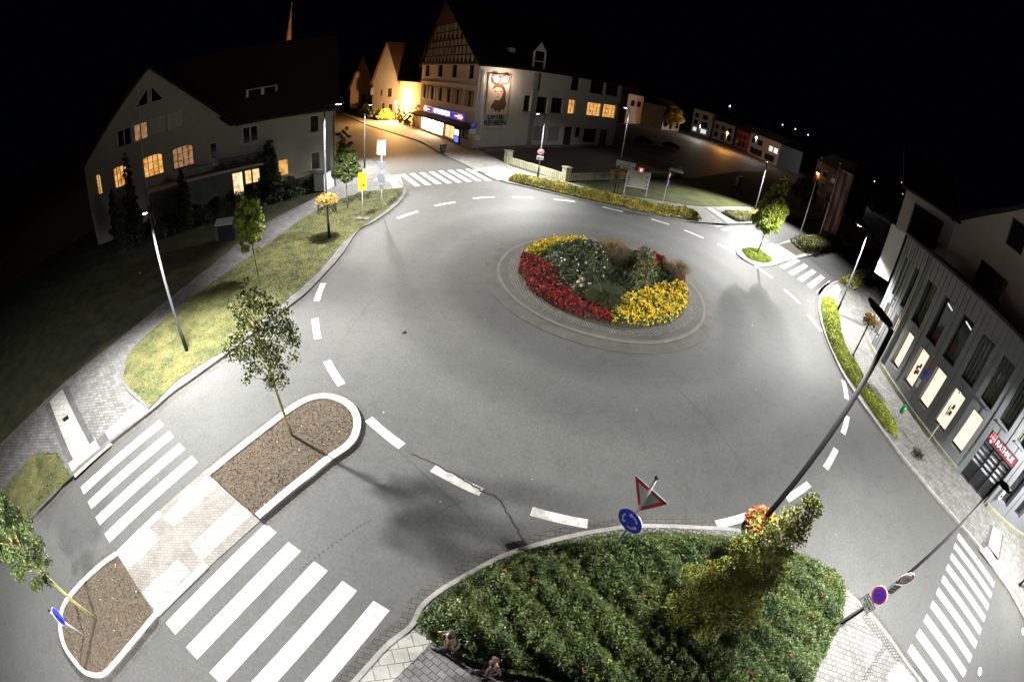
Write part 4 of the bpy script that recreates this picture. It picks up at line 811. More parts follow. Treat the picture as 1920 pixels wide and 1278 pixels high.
for cx in (.33, .72):
    gl.tube([f2.p(pb[0] + W_ * cx + .62 * math.cos(2 * math.pi * j / 18), pz1 - .75 + .62 * math.sin(2 * math.pi * j / 18), .3) for j in range(19)], .09, 6)
gl.tube([f2.p(pb[0] + W_ * .47, pz1 - .6, .3), f2.p(pb[0] + W_ * .58, pz1 - .6, .3)], .09, 6); gl.build('giant_glasses', M_SRED, po)
for cx in (.33, .72):
    MB(po_).ball(f2.p(pb[0] + W_ * cx, pz1 - .75, .35), .2).build('spotlight', mat('warm_bulb', (1, .8, .6), .3, emit=(1, .78, .55), estr=14), po)
    l = D.lights.new('lamp_light', 'POINT'); l.energy = 330; l.color = (1, .72, .5); l.shadow_soft_size = .15; lo = D.objects.new('lamp_light', l); COL.objects.link(lo); lo.parent = po; p = f2.p(pb[0] + W_ * cx, pz1 - .9, .9); lo.location = (p[0] - po_[0], p[1] - po_[1], p[2] - po_[2])
n2 = (float(f2.n[0]), float(f2.n[1]), 0); lg = f2.rect(z4b([(970, 660), (1190, 665), (1190, 790), (970, 785)]))
wl = thing('wall_lettering', 'black two line shop lettering on the white wall under the portrait poster', 'lettering', f2.p((lg[0] + lg[1]) / 2, lg[2], .02)); wo = tuple(wl.location)
text('OPTIK\nREHBEIN', 1.02, f2.p((lg[0] + lg[1]) / 2, lg[2] + .75, .03), n2, wl, M_SBLK, off=wo, bold=.03)
MB(wo).fbox(f2.p, lg[0] - .2, lg[1] + .2, lg[2] - .55, lg[2] - .5, .01, .03).build('underline', M_SRED, wl)

# ---------- cream gabled house at left
RL = np.array([-18.84, 38.32]); uL = np.array([-math.cos(math.radians(33)), -math.sin(math.radians(33))]); fL = Fac(RL, RL + uL * 27.2)
cl = crop(130, 0, 3.042); hs = thing('gabled_house', 'cream house with wide gable, arched lit windows and balcony on the left', 'house', (float(RL[0]), float(RL[1]), 0)); ho = tuple(hs.location)
EZ = 8.0; g0, g1, ga, gza = 10.0, 27.0, 18.6, 15.7
row1 = [fL.rect(cl(L)) for L in ([(145, 980), (175, 978), (187, 1095), (160, 1095)], [(245, 965), (325, 930), (335, 1040), (260, 1070)], [(415, 900), (530, 870), (540, 990), (425, 1010)], [(583, 850), (705, 820), (712, 940), (592, 968)])]
row1 = [(a, b, 5.0, 7.15) for a, b, c, d in row1]
bdoor = fL.rect(cl([(795, 785), (838, 775), (852, 945), (805, 950)])); bdoor = (bdoor[0], bdoor[1], 4.15, 6.7)
sidew = [fL.rect(cl(L)) for L in ([(985, 730), (1072, 712), (1080, 812), (988, 825)], [(1372, 660), (1427, 655), (1425, 752), (1370, 757)], [(1375, 870), (1430, 865), (1430, 965), (1380, 970)])]
litw = fL.rect(cl([(1190, 902), (1247, 893), (1250, 975), (1195, 975)])); litw = (*litw[:2], 2.0, 3.6)
row2 = [fL.rect(cl(L)) for L in ([(265, 710), (350, 685), (350, 780), (268, 805)], [(360, 680), (445, 655), (445, 745), (365, 765)], [(450, 650), (548, 620), (548, 705), (455, 740)], [(555, 615), (645, 595), (650, 680), (560, 710)])]
row2 = [(a + .04, b - .04, 8.9, 10.6) for a, b, c, d in row2]
shopw = [fL.rect(cl(L)) for L in ([(935, 972), (995, 962), (1000, 1085), (945, 1100)], [(1003, 957), (1040, 950), (1045, 1000), (1008, 1010)], [(1045, 948), (1088, 935), (1088, 995), (1048, 1000)])]
allh = sorted(row1 + [bdoor, litw] + sidew + row2, key=lambda h: h[0])
wall(MB(ho), fL.p, 0, 27.0, 0, [(0, EZ), (g0 - .01, EZ), (g0, EZ), (ga, gza), (g1, 8.3)], row1 + [bdoor, litw] + sidew + row2, .18).build('front_wall', M_PLST, hs)
for h, g, lb in zip(row1, (M_LITW, M_LITW, M_LITW, M_LITH), (None,) * 4):
    o = window(hs, fL.p, h, mat('shaded_frame', (.10, .09, .08), .6), g, 4 if h[1] - h[0] > 1.5 else 2, 3, .18, .09, .035, off=ho)
    mb = MB(ho); n_ = 8; sa, sb_, z = h[0], h[1], h[3]    # arched head
    for k in range(n_):
        x0, x1 = sa + (sb_ - sa) * k / n_, sa + (sb_ - sa) * (k + 1) / n_; y = lambda x: z - .28 * ((x - (sa + sb_) / 2) / ((sb_ - sa) / 2)) ** 2
        mb.hexa([fL.p(x0, y(x0), -.10), fL.p(x1, y(x1), -.10), fL.p(x1, y(x1), .004), fL.p(x0, y(x0), .004), fL.p(x0, z + .02, -.10), fL.p(x1, z + .02, -.10), fL.p(x1, z + .02, .004), fL.p(x0, z + .02, .004)])
    mb.build('arch_head', M_PLST, o)
window(hs, fL.p, bdoor, M_FRAME, M_GLASS, 1, 2, .18, .12, off=ho, name='balcony_door')
for h in sidew: window(hs, fL.p, h, M_FRAME, M_GLASS, 2 if h[1] - h[0] > 1.5 else 1, 1, .18, .09, .06, off=ho)
window(hs, fL.p, litw, M_FRAME, M_LITW, 1, 1, .18, .06, off=ho)
MB(ho).fbox(fL.p, litw[0], litw[1], litw[3] - .5, litw[3] - .45, -.1, -.08)
for h, g in zip(row2, (M_GLASS, M_LITH, M_FRAME, M_FRAME)): window(hs, fL.p, h, M_FRAME, g, 2, 1, .18, .09, .05, off=ho)
for L in ([(17.0, 12.2), (18.35, 12.2), (18.35, 13.9)], [(18.75, 12.2), (20.2, 12.2), (18.75, 13.9)]):
    o = MB(ho); o.face(*[fL.p(s, z, .03) for s, z in L]); o.face(*[fL.p(s, z, .0) for s, z in L][::-1]); o = o.build('gable_window', M_GLASS, hs)
    cx, cz = sum(a for a, b in L) / 3, sum(b for a, b in L) / 3; mb = MB(ho)
    for i in range(3): mb.tube([fL.p(*L[i], .03), fL.p(*L[(i + 1) % 3], .03)], .06, 5)
    mb.build('frame', M_FRAME, o)
er = MB(ho); dk = 11.0
er.face(fL.p(27, 0, 0), fL.p(27, 0, -dk), fL.p(27, 8.3, -dk), fL.p(27, 8.3, 0)); er.face(fL.p(0, 0, 0), fL.p(0, 0, -dk), fL.p(0, EZ, -dk), fL.p(0, 15.7, -5), fL.p(0, EZ, 0)); er.face(fL.p(0, 0, -dk), fL.p(27, 0, -dk), fL.p(27, 8, -dk), fL.p(0, 8, -dk)); er.build('rear_wall', M_PLST, hs)
ro = MB(ho)
roofslab(ro, fL.p(g0 - .5, EZ - .3, .5), fL.p(g0 - .5, EZ - .3, -8), fL.p(ga, gza, -8), fL.p(ga, gza, .5)); roofslab(ro, fL.p(g1 + .6, 7.85, .5), fL.p(g1 + .6, 7.85, -8), fL.p(ga, gza, -8), fL.p(ga, gza, .5))
roofslab(ro, fL.p(-.5, EZ - .1, .5), fL.p(g0 + .2, EZ - .1, .5), fL.p(ga + 2, 15.7, -5), fL.p(-.5, 15.7, -5)); roofslab(ro, fL.p(-.5, EZ - .1, -dk - .5), fL.p(27.5, EZ - .1, -dk - .5), fL.p(27.5, 15.7, -5), fL.p(-.5, 15.7, -5))
ro = ro.build('roof', M_ROOF, hs)
dm = MB(ho); dm.fbox(fL.p, 5.6, 8.7, 9.6, 11.1, -2.8, -1.0); dm = dm.build('dormer', M_PLST, hs)
for a in (5.85, 7.25): MB(ho).fbox(fL.p, a, a + 1.2, 9.85, 10.95, -1.0, -.96).build('dormer_pane', M_GLASS, dm)
MB(ho).fbox(fL.p, 6.9, 7.2, 9.85, 10.95, -1.0, -.93).build('dormer_post', M_FRAME, dm); MB(ho).fbox(fL.p, 8.5, 8.7, 9.6, 11.1, -1.0, -.93).build('dormer_post', M_FRAME, dm)
gt = MB(ho); gt.tube([fL.p(-.4, EZ - .15, .55), fL.p(g0 - .6, EZ - .15, .55)], .07, 6); gt.tube([fL.p(.15, EZ - .2, .5), fL.p(.15, EZ - .7, .12), fL.p(.15, .1, .12)], .06, 6); gt.build('gutter', mat('dark_gutter', (.05, .04, .035), .5), hs)
# annex with the balcony on top
ax = MB(ho); wall(ax, lambda s, z, d=0: fL.p(s, z, d + 1.2), 6.9, 19.0, 0, 3.75, [(h[0], h[1], 1.2 if i == 0 else 2.1, 3.45) for i, h in enumerate(shopw)], .15)
ax.face(fL.p(6.9, 0, 0), fL.p(6.9, 0, 1.2), fL.p(6.9, 3.75, 1.2), fL.p(6.9, 3.75, 0)); ax.face(fL.p(19, 0, 0), fL.p(19, 0, 1.2), fL.p(19, 3.75, 1.2), fL.p(19, 3.75, 0)); ax.build('annex_wall', mat('annex_render', (.16, .16, .13), .9, .5, 1.2, col2=(.07, .075, .06)), hs)
MB(ho).fbox(fL.p, 6.6, 19.3, 3.76, 4.0, -.005, 1.7).build('balcony_slab', M_PLST, hs)
for i, h in enumerate(shopw): window(hs, lambda s, z, d=0: fL.p(s, z, d + 1.2), (h[0], h[1], 1.2 if i == 0 else 2.1, 3.45), M_FRAME, M_SHOP2 if i else M_ANNEX, 1, 3, .15, .05, .02, False, off=ho, label='brightly lit annex window' if i == 0 else None)
rl = MB(ho)
rl.tube([fL.p(6.7, 5.0, 1.6), fL.p(14.6, 5.0, 1.6)], .035, 6); rl.tube([fL.p(6.7, 4.1, 1.6), fL.p(14.6, 4.1, 1.6)], .03, 6)
for k in range(56): s = 6.7 + k * .144; rl.tube([fL.p(s, 4.05, 1.6), fL.p(s, 5.0, 1.6)], .012, 4, False)
rl.build('balcony_railing', M_FRAMED, hs)
for i, s in enumerate((7.3, 8.6, 9.9, 11.2)):
    b = MB(); cpos = fL.p(s, 4.0, 1.25); pt = thing('flower_box', ['planter at the right end of the balcony', 'second planter from the right on the balcony', 'third planter from the right on the balcony', 'planter nearest the balcony door'][i], 'planter', cpos, 0, 'planters along the balcony of the cream house')
    MB().box((0, 0, .15), (.7, .3, .3), math.atan2(fL.u[1], fL.u[0])).build('trough', M_FRAMED, pt); leaf_mesh([(RNG.normal(size=(160, 3)) * [.3, .2, .16] + [0, 0, .5], .07, M_LEAF_B, .1, .5)], 'leaves', parent=pt)

# ---------- gabled houses up the orange lit street
def far_gable(A, B, eave, apexz, depth, label, m, wins=(), lit_=(), roofm=None, name='gabled_house'):
    f = Fac(A, B); t = thing(name, label, 'house', (float(A[0]), float(A[1]), 0)); of = tuple(t.location); L = f.L
    wall(MB(of), f.p, 0, L, 0, [(0, eave), (L / 2, apexz), (L, eave)], list(wins) + list(lit_), .15).build('gable_wall', m, t)
    for h in wins: window(t, f.p, h, M_FRAMED, M_GLASS, 2, 1, .15, .07, .03, off=of)
    for h in lit_: window(t, f.p, h, M_FRAMED, M_LITH, 2, 2, .15, .07, .03, off=of)
    w = MB(of)
    for s in (0, L): w.face(f.p(s, 0, 0), f.p(s, 0, -depth), f.p(s, eave, -depth), f.p(s, eave, 0))
    w.face(f.p(0, 0, -depth), f.p(L, 0, -depth), f.p(L, eave, -depth), f.p(L / 2, apexz, -depth), f.p(0, eave, -depth)); w.build('side_wall', m, t)
    r = MB(of); roofslab(r, f.p(-.5, eave - .4, .4), f.p(-.5, eave - .4, -depth - .4), f.p(L / 2, apexz, -depth - .4), f.p(L / 2, apexz, .4)); roofslab(r, f.p(L + .5, eave - .4, .4), f.p(L + .5, eave - .4, -depth - .4), f.p(L / 2, apexz, -depth - .4), f.p(L / 2, apexz, .4)); r.build('roof', roofm or M_ROOF, t)
    return t, f
A1, B1 = G(745, 222), G(697, 218)
far_gable(A1, B1, hz(744, 155, A1), hz(721, 80, ((A1[0] + B1[0]) / 2, (A1[1] + B1[1]) / 2)), 20, 'steep pale gable house behind the orange street lamp', mat('pale_board_wall', (.20, .20, .22), .9, .08, .3),
          [(2.5, 4, 5.2, 7.2), (6, 6.8, 5.4, 7), (2, 3.4, 1, 3.3), (5, 6, 1, 3.5)], [(9, 10.6, 5.4, 7.4)])
yw = Fac(G(786, 241), A1); yt = thing('house_wing', 'plain wing wall glowing yellow between the gable house and the shop', 'house', (*G(786, 241), 0)); yo = tuple(yt.location); yh = hz(786, 155, G(786, 241))
MB(yo).fbox(yw.p, 0, yw.L, 0, yh, -8, 0).build('wall', mat('ochre_render', (.62, .48, .28), .9, .08, .6, .3, 8), yt)
r_ = MB(yo); roofslab(r_, yw.p(-.5, yh - .1, .5), yw.p(yw.L, yh - .1, .5), yw.p(yw.L, yh + 7, -7), yw.p(-.5, yh + 7, -7)); r_.build('roof', M_ROOF, yt)
A2, B2 = G(700, 212), G(656, 211)
far_gable(A2, B2, 7, 17, 14, 'plain orange tinted house at the bend of the side street', mat('peach_render', (.5, .36, .27), .9, .08, .5), [(3, 4.5, 3, 5)], [])
# ---------- pale house behind the white building and the far row
def far_house(px0, px1, h, depth, label, m, wins, roofh=4, rm=None, name='row_house', grp='houses beyond the far road'):
    A, B = G(*px0), G(*px1); f = Fac(A, B); t = thing(name, label, 'house', (*A, 0), 0, grp); of = tuple(t.location); L = f.L
    MB(of).fbox(f.p, 0, L, 0, h, -depth, 0).build('wall', m, t)
    r = MB(of); roofslab(r, f.p(-.4, h, .5), f.p(L + .4, h, .5), f.p(L + .4, h + roofh, -depth / 2), f.p(-.4, h + roofh, -depth / 2)); roofslab(r, f.p(-.4, h, -depth - .5), f.p(L + .4, h, -depth - .5), f.p(L + .4, h + roofh, -depth / 2), f.p(-.4, h + roofh, -depth / 2)); r.build('roof', rm or M_ROOFD, t)
    for i, (a, b, c, d, g) in enumerate(wins):
        o = MB(of).fbox(f.p, L * a, L * b, h * c, h * d, .02, .14).build('window', M_FRAMED if g is M_GLASS else M_FRAME, t)
        MB(of).fbox(f.p, L * a + .12, L * b - .12, h * c + .12, h * d - .12, .14, .16).build('pane', g, o)
    return t
W6 = lambda g=M_GLASS: [(.08, .24, .58, .82, g), (.38, .55, .58, .82, g), (.70, .88, .58, .82, g), (.08, .26, .15, .42, g), (.40, .56, .08, .42, g), (.70, .9, .15, .42, g)]
far_house((1170, 232), (1200, 232), 11, 10, 'pale house behind the right corner of the white building', M_PLST2, [(.2, .4, .6, .8, M_GLASS), (.6, .8, .6, .8, M_GLASS)], 2.5)
M_SHW = mat('cold_lit_window', (.7, .7, .7), .5, emit=(.8, .9, 1), estr=.8)
far_house((1240, 243), (1272, 247), 9, 10, 'small white house left of the orange glowing tree', mat('dull_white_render', (.3, .3, .3), .9, .2, .6), W6(), 3)
far_house((1294, 246), (1330, 257), 11.5, 11, 'white three storey house at the left end of the far row', mat('dull_white_render', (.3, .3, .3), .9, .2, .6), [(.1, .3, .65, .85, M_GLASS), (.5, .75, .65, .85, M_GLASS), (.1, .3, .36, .55, M_GLASS), (.5, .8, .3, .55, M_GLASS), (.1, .3, .06, .24, M_SHW), (.5, .8, .05, .25, M_SHW)], 2)
far_house((1334, 259), (1372, 272), 9, 11, 'dark front house next to the white one in the far row', mat('grey_render_far', (.2, .2, .19), .9, .2), W6(), 3)
far_house((1376, 274), (1396, 283), 8, 10, 'red fronted house in the middle of the far row', mat('red_front', (.3, .05, .05), .9, .2), W6(), 4)
far_house((1400, 286), (1455, 312), 9, 12, 'grey shop house with white panels in the far row', mat('grey_render_far2', (.17, .17, .17), .9, .25), [(.1, .25, .55, .8, M_GLASS), (.3, .45, .55, .8, M_GLASS), (.68, .8, .5, .75, M_SHW), (.83, .96, .5, .75, M_SHW), (.1, .5, .08, .36, M_GLASS), (.6, .9, .08, .36, M_GLASS)], 3)
far_house((1520, 352), (1560, 385), 9, 10, 'dim reddish house behind the flagpoles', mat('dim_red_render', (.10, .06, .05), .9, .2), W6(), 4)
# church spire far behind the cream house
sp = thing('church_spire', 'slender orange lit church spire behind the cream house roof', 'spire', (-82, 129, 0)); b = 153.0
ztip = CAM_H + ray(542, 12)[2] / math.hypot(*ray(542, 12)[:2]) * b; zlow = CAM_H + ray(540, 75)[2] / math.hypot(*ray(540, 75)[:2]) * b
MB().tube([(0, 0, 12), (0, 0, zlow - 2), (0, 0, ztip)], [2.4, 1.05, .05], 8).build('spire_roof', mat('spire_slate', (.35, .22, .13), .8, .2, 1), sp); MB().box((0, 0, 6), (5, 5, 12.0)).build('tower', M_PLST2, sp); MB().tube([(0, 0, ztip - .1), (0, 0, ztip + 1.6)], .08, 6).ball((0, 0, ztip + .9), .25).build('finial', M_ALU, sp)
spot(sp, (14, -22, 1), 42000, (1, .42, .15), 50, r=.3, wing=False); D.objects[-1]
for o in sp.children:
    if o.type == 'LIGHT': o.rotation_euler = Vector((14, -22, 1 - (zlow + 3))).to_track_quat('Z', 'Y').to_euler()

# ---------- town hall: curved zinc clad front
RC, RR = np.array([40.28, 14.84]), 15.1
def fr(th, z, d=0.0): a = math.radians(th); r = RR + d; return (float(RC[0] + r * math.cos(a)), float(RC[1] + r * math.sin(a)), z)
rh = thing('town_hall', 'curved grey zinc clad town hall with tall windows and glowing ground floor blinds', 'town hall', (25.2, 14.8, 0)); ro_ = tuple(rh.location)
BAY = [171.7 + 7.6 * k for k in range(-2, 9)]
up = [(b - 2.15, b + 2.15, 4.42, 7.42) for b in BAY]; lo = [(b - 2.0, b + 2.0, 1.02, 3.68) for b in BAY if not 205 < b < 222]
dth = (207.6, 219.6); door = [(dth[0], dth[1], .12, 3.75)]
wl_ = MB(ro_); ex = [150 + 1.6 * k for k in range(63)]
wall(wl_, fr, 150, 250, .1, 8.85, up + lo + door, .45, extra=ex); wl_.build('front_wall', M_ZINC, rh)
jt = MB(ro_)
for b in BAY:
    for k in range(3):
        a = b - 2.15 + 4.3 * k / 2
        jt.fbox(fr, a - .04, a + .04, 7.5, 8.8, .002, .03)
    jt.fbox(fr, b - 3.85, b - 3.77, .5, 8.8, .002, .035)
    for z in (3.72, 4.30): jt.fbox(fr, b - 2.0, b + 2.0, z, z + .035, .002, .02)
    jt.fbox(fr, b - .05, b + .05, 3.76, 4.3, .002, .03)
jt.build('panel_joints', M_ZINCJ, rh)
pv = MB(ro_)
for k in range(62): pv.fbox(fr, 150 + 1.6 * k, 150 + 1.6 * (k + 1), 8.86, 9.05, -.5, .18)
pv.build('parapet', mat('dark_parapet', (.02, .018, .018), .6), rh)
pl = MB(ro_)
for k in range(62):
    a = 150 + 1.6 * k
    if a < dth[0] - 1.7: pl.fbox(fr, a, a + 1.6, .09, .38, .003, .22)
pl.build('plinth', mat('mossy_plinth', (.22, .22, .16), .9, .3, 3), rh); pl = MB(ro_)
for k in range(62):
    a = 150 + 1.6 * k
    if a > dth[1]: pl.fbox(fr, a, a + 1.6, .09, .38, .003, .22)
pl.build('plinth', MATS['mossy_plinth'], rh)
for i, h in enumerate(up):
    o = window(rh, fr, h, M_FRAMED, M_GLASS, 1, 1, .42, .12, .03, False, off=ro_)
    if i in (0, 1, 2, 5, 6, 7, 8):
        cu = MB(ro_)
        for k, (a, b) in enumerate(((.12, .34), (.42, .60), (.70, .92))): cu.fbox(fr, h[0] + 4.3 * a, h[0] + 4.3 * b, h[2] + .12, h[3] - .12, -.415, -.405)
        cu.build('curtain', M_CURT, o)
    if i in (3, 4): MB(ro_).tube([fr(h[0] + 1.2, h[3] - .35, -.39), fr(h[0] + 3.6, h[3] - .5, -.39)], .045, 6).build('lamp_tube', mat('cool_tube', (1, 1, 1), .4, emit=(.9, 1, 1), estr=1.1), o)
    MB(ro_).fbox(fr, h[0] - .1, h[1] + .1, h[2] - .09, h[2] - .004, -.4, .1).build('sill', M_ZINC, o)
for i, h in enumerate(lo):
    on = h[0] < 204
    o = window(rh, fr, h, M_FRAMED, M_RATL if on else M_GLASS, 1, 1, .42, .10, .03, False, off=ro_)
    if i in (3, 5): 
        a = (h[0] + h[1]) / 2; g = MB(ro_)
        for k, (x, z) in enumerate(((-.8, 2.2), (0, 2.45), (-.7, 1.85), (.1, 2.0))): g.fbox(fr, a + x, a + x + .75, z, z + .32, -.36, -.33)
        g.build('window_picture', mat('window_picture', (.3, .1, .08), .7, .8, 6, col2=(.08, .12, .05)), o)
dr = door[0]; e = MB(ro_).fbox(fr, dr[0] + .02, dr[1] - .02, .13, 3.7, -.40, -.36).build('entrance', M_GLASS, rh)
fm = MB(ro_)
for a in (dr[0], dr[0] + 3.9, dr[0] + 8.0, dr[1] - .25): fm.fbox(fr, a, a + .25, .13, 3.0, -.355, -.2)
for z in (.13, 2.55, 2.95): fm.fbox(fr, dr[0], dr[1], z, z + .07, -.35, -.22)
fm.build('door_frame', M_FRAMED, e)
bl = MB(ro_)
for j in range(3):
    for k in range(5): bl.fbox(fr, dr[0] + .4 + 4.0 * j, dr[0] + 3.7 + 4.0 * j, 1.35 + k * .34, 1.5 + k * .34, -.355, -.35)
bl.build('door_stripes', mat('frosted_stripe', (.35, .37, .40), .6), e)
sg_ = MB(ro_); 
for k in range(8): sg_.fbox(fr, dr[0] + (dr[1] - dr[0]) * k / 8, dr[0] + (dr[1] - dr[0]) * (k + 1) / 8, 3.04, 3.74, -.19, -.05)
sg_ = sg_.build('name_board', mat('maroon_board', (.13, .02, .035), .5), rh)
for k, chh in enumerate('RATHAUS'):
    th = dr[0] + 3.6 + k * 1.12; n = fr(th, 0, 1); q0 = fr(th, 0, 0); text(chh, .52, fr(th, 3.38, -.035), (n[0] - q0[0], n[1] - q0[1], 0), sg_, M_SWHT, name='letter', off=ro_, bold=.004)
cr_ = MB(ro_); n = fr(dr[0] + 1.5, 0, 1); q0 = fr(dr[0] + 1.5, 0, 0); nn = (n[0] - q0[0], n[1] - q0[1], 0)
cr_.plate(fr(dr[0] + 1.5, 3.40, -.03), nn, [(-.26, -.12), (0, -.38), (.26, -.12), (.26, .34), (-.26, .34)], .02); cr_ = cr_.build('crest', M_SWHT, sg_)
for (x, y, w_, h_) in ((-.12, .16, .2, .2), (.13, .16, .2, .2), (-.1, -.1, .16, .18), (.12, -.1, .14, .18)): MB(ro_).plate(fr(dr[0] + 1.5, 3.40, -.012), nn, [(x - w_ / 2, y - h_ / 2), (x + w_ / 2, y - h_ / 2), (x + w_ / 2, y + h_ / 2), (x - w_ / 2, y + h_ / 2)], .006).build('crest_field', M_SRED, cr_)
bx = MB(ro_).fbox(fr, 221.6, 222.6, 1.1, 1.75, .01, .2).build('letter_box', M_SWHT, rh); MB(ro_).fbox(fr, 221.8, 222.4, 1.3, 1.5, .2, .21).build('slot', M_SBLK, bx)
dp = MB(ro_)
for a in (165.6, 166.4, 158): dp.tube([fr(a, .2, .14), fr(a, 8.7, .14)], .06, 8)
dp.build('downpipes', M_ALU, rh)
rfm = MB(ro_); rfm.f.append([rfm.V(fr(150 + 2 * k, 8.86, -.3)) for k in range(51)][::-1]); rfm.mi.append(0); rfm.build('flat_roof', M_ROOFD, rh)
# white upper storeys behind, with the end gable
W1 = np.array([29.23, 19.52]); W0 = np.array(G(1700, 355, 11.95)); W0 = W1 + (W0 - W1) / np.hypot(*(W0 - W1)) * 13.0 if np.hypot(*(W0 - W1)) > 30 else W0
fu = Fac(W1, W0); fg = Fac(W1, (28.1, 4.0)); LG2 = fg.L
M_UP = mat('beige_render', (.42, .36, .34), .9, .06, .7, .15, 20)
ww = MB(ro_); hu = [fu.rect(crop(1640, 340, 3.993)(L)) for L in ([(360, 215), (520, 320), (500, 470), (300, 350)],)]
hu = [(max(.8, h[0]), min(fu.L - 1, h[1]), max(9.3, h[2]), min(11.3, h[3])) for h in hu]
wall(ww, fu.p, 0, fu.L, 8.9, 11.95, [], .2)
hg = [fg.rect(crop(1640, 340, 3.993)(L)) for L in ([(800, 575), (1000, 750), (935, 935), (730, 760)], [(1035, 260), (1150, 345), (1100, 560), (975, 460)])]
wall(ww, fg.p, 0, LG2, 8.9, [(0, 11.95), (LG2 / 2, 16.6), (LG2, 11.95)], hg, .25); ww.build('upper_wall', M_UP, rh)
for h in hg: window(rh, fg.p, h, M_FRAMED, M_GLASS, 1, 1, .25, .08, off=ro_, sill=False)
hq = (max(1.0, hu[0][0]), max(hu[0][0] + 3, hu[0][1]), 9.0, 11.35); print('upper opening', hu, fu.L)
o = MB(ro_).fbox(fu.p, hq[0], hq[1], 9.0, 11.35, .01, .08).build('window', M_FRAMED, rh); MB(ro_).fbox(fu.p, hq[0] + .1, hq[1] - .1, 9.1, 11.25, .08, .09).build('pane', M_GLASS, o)
un = MB(ro_); roofslab(un, fu.p(-.3, 11.9, .5), fu.p(fu.L + .4, 11.9, .5), fu.p(fu.L + .4, 15.5, -7), fu.p(-.3, 15.5, -7), .2)
vx = 14.0; roofslab(un, (W1[0] - .4, W1[1] + .2, 11.8), (W1[0] + vx, W1[1] + .2, 11.8), (*fg.p(LG2 / 2, 16.6)[:2], 16.6), (*fg.p(LG2 / 2, 16.6)[:2], 16.6), .2)
a = fg.p(LG2 / 2, 16.6, .4); un.hexa([(W1[0] - .4, W1[1] + .4, 11.8), (W1[0] + vx, W1[1] + .4, 11.8), (a[0] + vx, a[1], 16.6), a, (W1[0] - .4, W1[1] + .4, 12.0), (W1[0] + vx, W1[1] + .4, 12.0), (a[0] + vx, a[1], 16.8), (a[0], a[1], 16.8)])
b_ = fg.p(LG2 + .3, 11.8, .4); un.hexa([b_, (b_[0] + vx, b_[1], 11.8), (a[0] + vx, a[1], 16.6), a, (b_[0], b_[1], 12.0), (b_[0] + vx, b_[1], 12.0), (a[0] + vx, a[1], 16.8), (a[0], a[1], 16.8)])
un.build('upper_roof', M_ROOFD, rh)
# white end panel hung past the curved front
pa, pbb = fr(150, 0, .1), G(1656, 515, 4.8)
pp = MB(ro_); pA, pB = np.array(fr(149.3, 0, .15)[:2]), np.array(G(1661, 519.7, 4.8)); fe = Fac(pA, pA + (np.array(G(1650, 512, 4.8)) - pB) / np.hypot(*(np.array(G(1650, 512, 4.8)) - pB)) * 1.4)
pp.fbox(fe.p, 0, 1.4, 4.8, 8.95, -.25, 0); pp.build('end_fin', mat('white_panel', (.7, .7, .72), .5), rh)

# ================================================================== stone wall
SWP = [G(952, 306), G(1060, 340), G(1154, 336), G(1275, 333)]
sw = thing('stone_wall', 'low yellowish sandstone block wall with square piers before the dark court', 'wall', (*SWP[0], 0)); so = tuple(sw.location)
for a, b in zip(SWP, SWP[1:]):
    f = Fac(a, b); MB(so).fbox(f.p, .3, f.L - .3, 0, .85, -.2, .2).build('wall_run', M_STONE, sw)
for i, a in enumerate((SWP[0], SWP[1], SWP[3])): 
    q = MB(so).box((a[0], a[1], .8), (.75, .75, 1.6), .6).build('pier', M_STONE, sw); MB(so).box((a[0], a[1], 1.66), (.9, .9, .12), .6).build('cap', M_STONE, q)

# ================================================================== signs and small things
def post(t, h, r=.032, m=None, z=0): MB().tube([(0, 0, z), (0, 0, h)], r, 8).build('post', m or M_ALU, t, True)
def disc(t, z, n, r, mats, name='sign_plate', off=.05, xy=(0, 0)):
    """stack of flat discs: list of (radius factor, material)"""
    nv = Vector((*n, 0)).normalized(); o = None
    for i, (k, m) in enumerate(mats):
        mb = MB(); mb.plate((xy[0] + nv.x * (off + (i > 0) * .008 + i * .004), xy[1] + nv.y * (off + (i > 0) * .008 + i * .004), z), nv, circ(r * k, 32), .02 if i == 0 else .004); q = mb.build(name if i == 0 else 'sign_face', m, t if i == 0 else o)
        o = o or q
    return o
def tri_sign(t, z, n, s, back=False, off=.05, xy=(0, 0)):
    nv = Vector((*n, 0)).normalized(); h = s * .866; P = lambda k: [(-s / 2 * k, h / 3 * k), (0, -2 * h / 3 * k), (s / 2 * k, h / 3 * k)]
    c = (xy[0] + nv.x * off, xy[1] + nv.y * off, z); o = MB().plate(c, nv, P(1), .02).build('sign_plate', M_SGN, t)
    if not back:
        for i, (k, m) in enumerate(((.98, M_SWHT), (.95, M_SRED), (.66, M_SWHT))): MB().plate((c[0] + nv.x * (.012 + i * .004), c[1] + nv.y * (.012 + i * .004), z), nv, P(k), .004).build('sign_face', m, o)
    return o
toC = lambda b, to=(0, 0): (to[0] - b[0], to[1] - b[1])
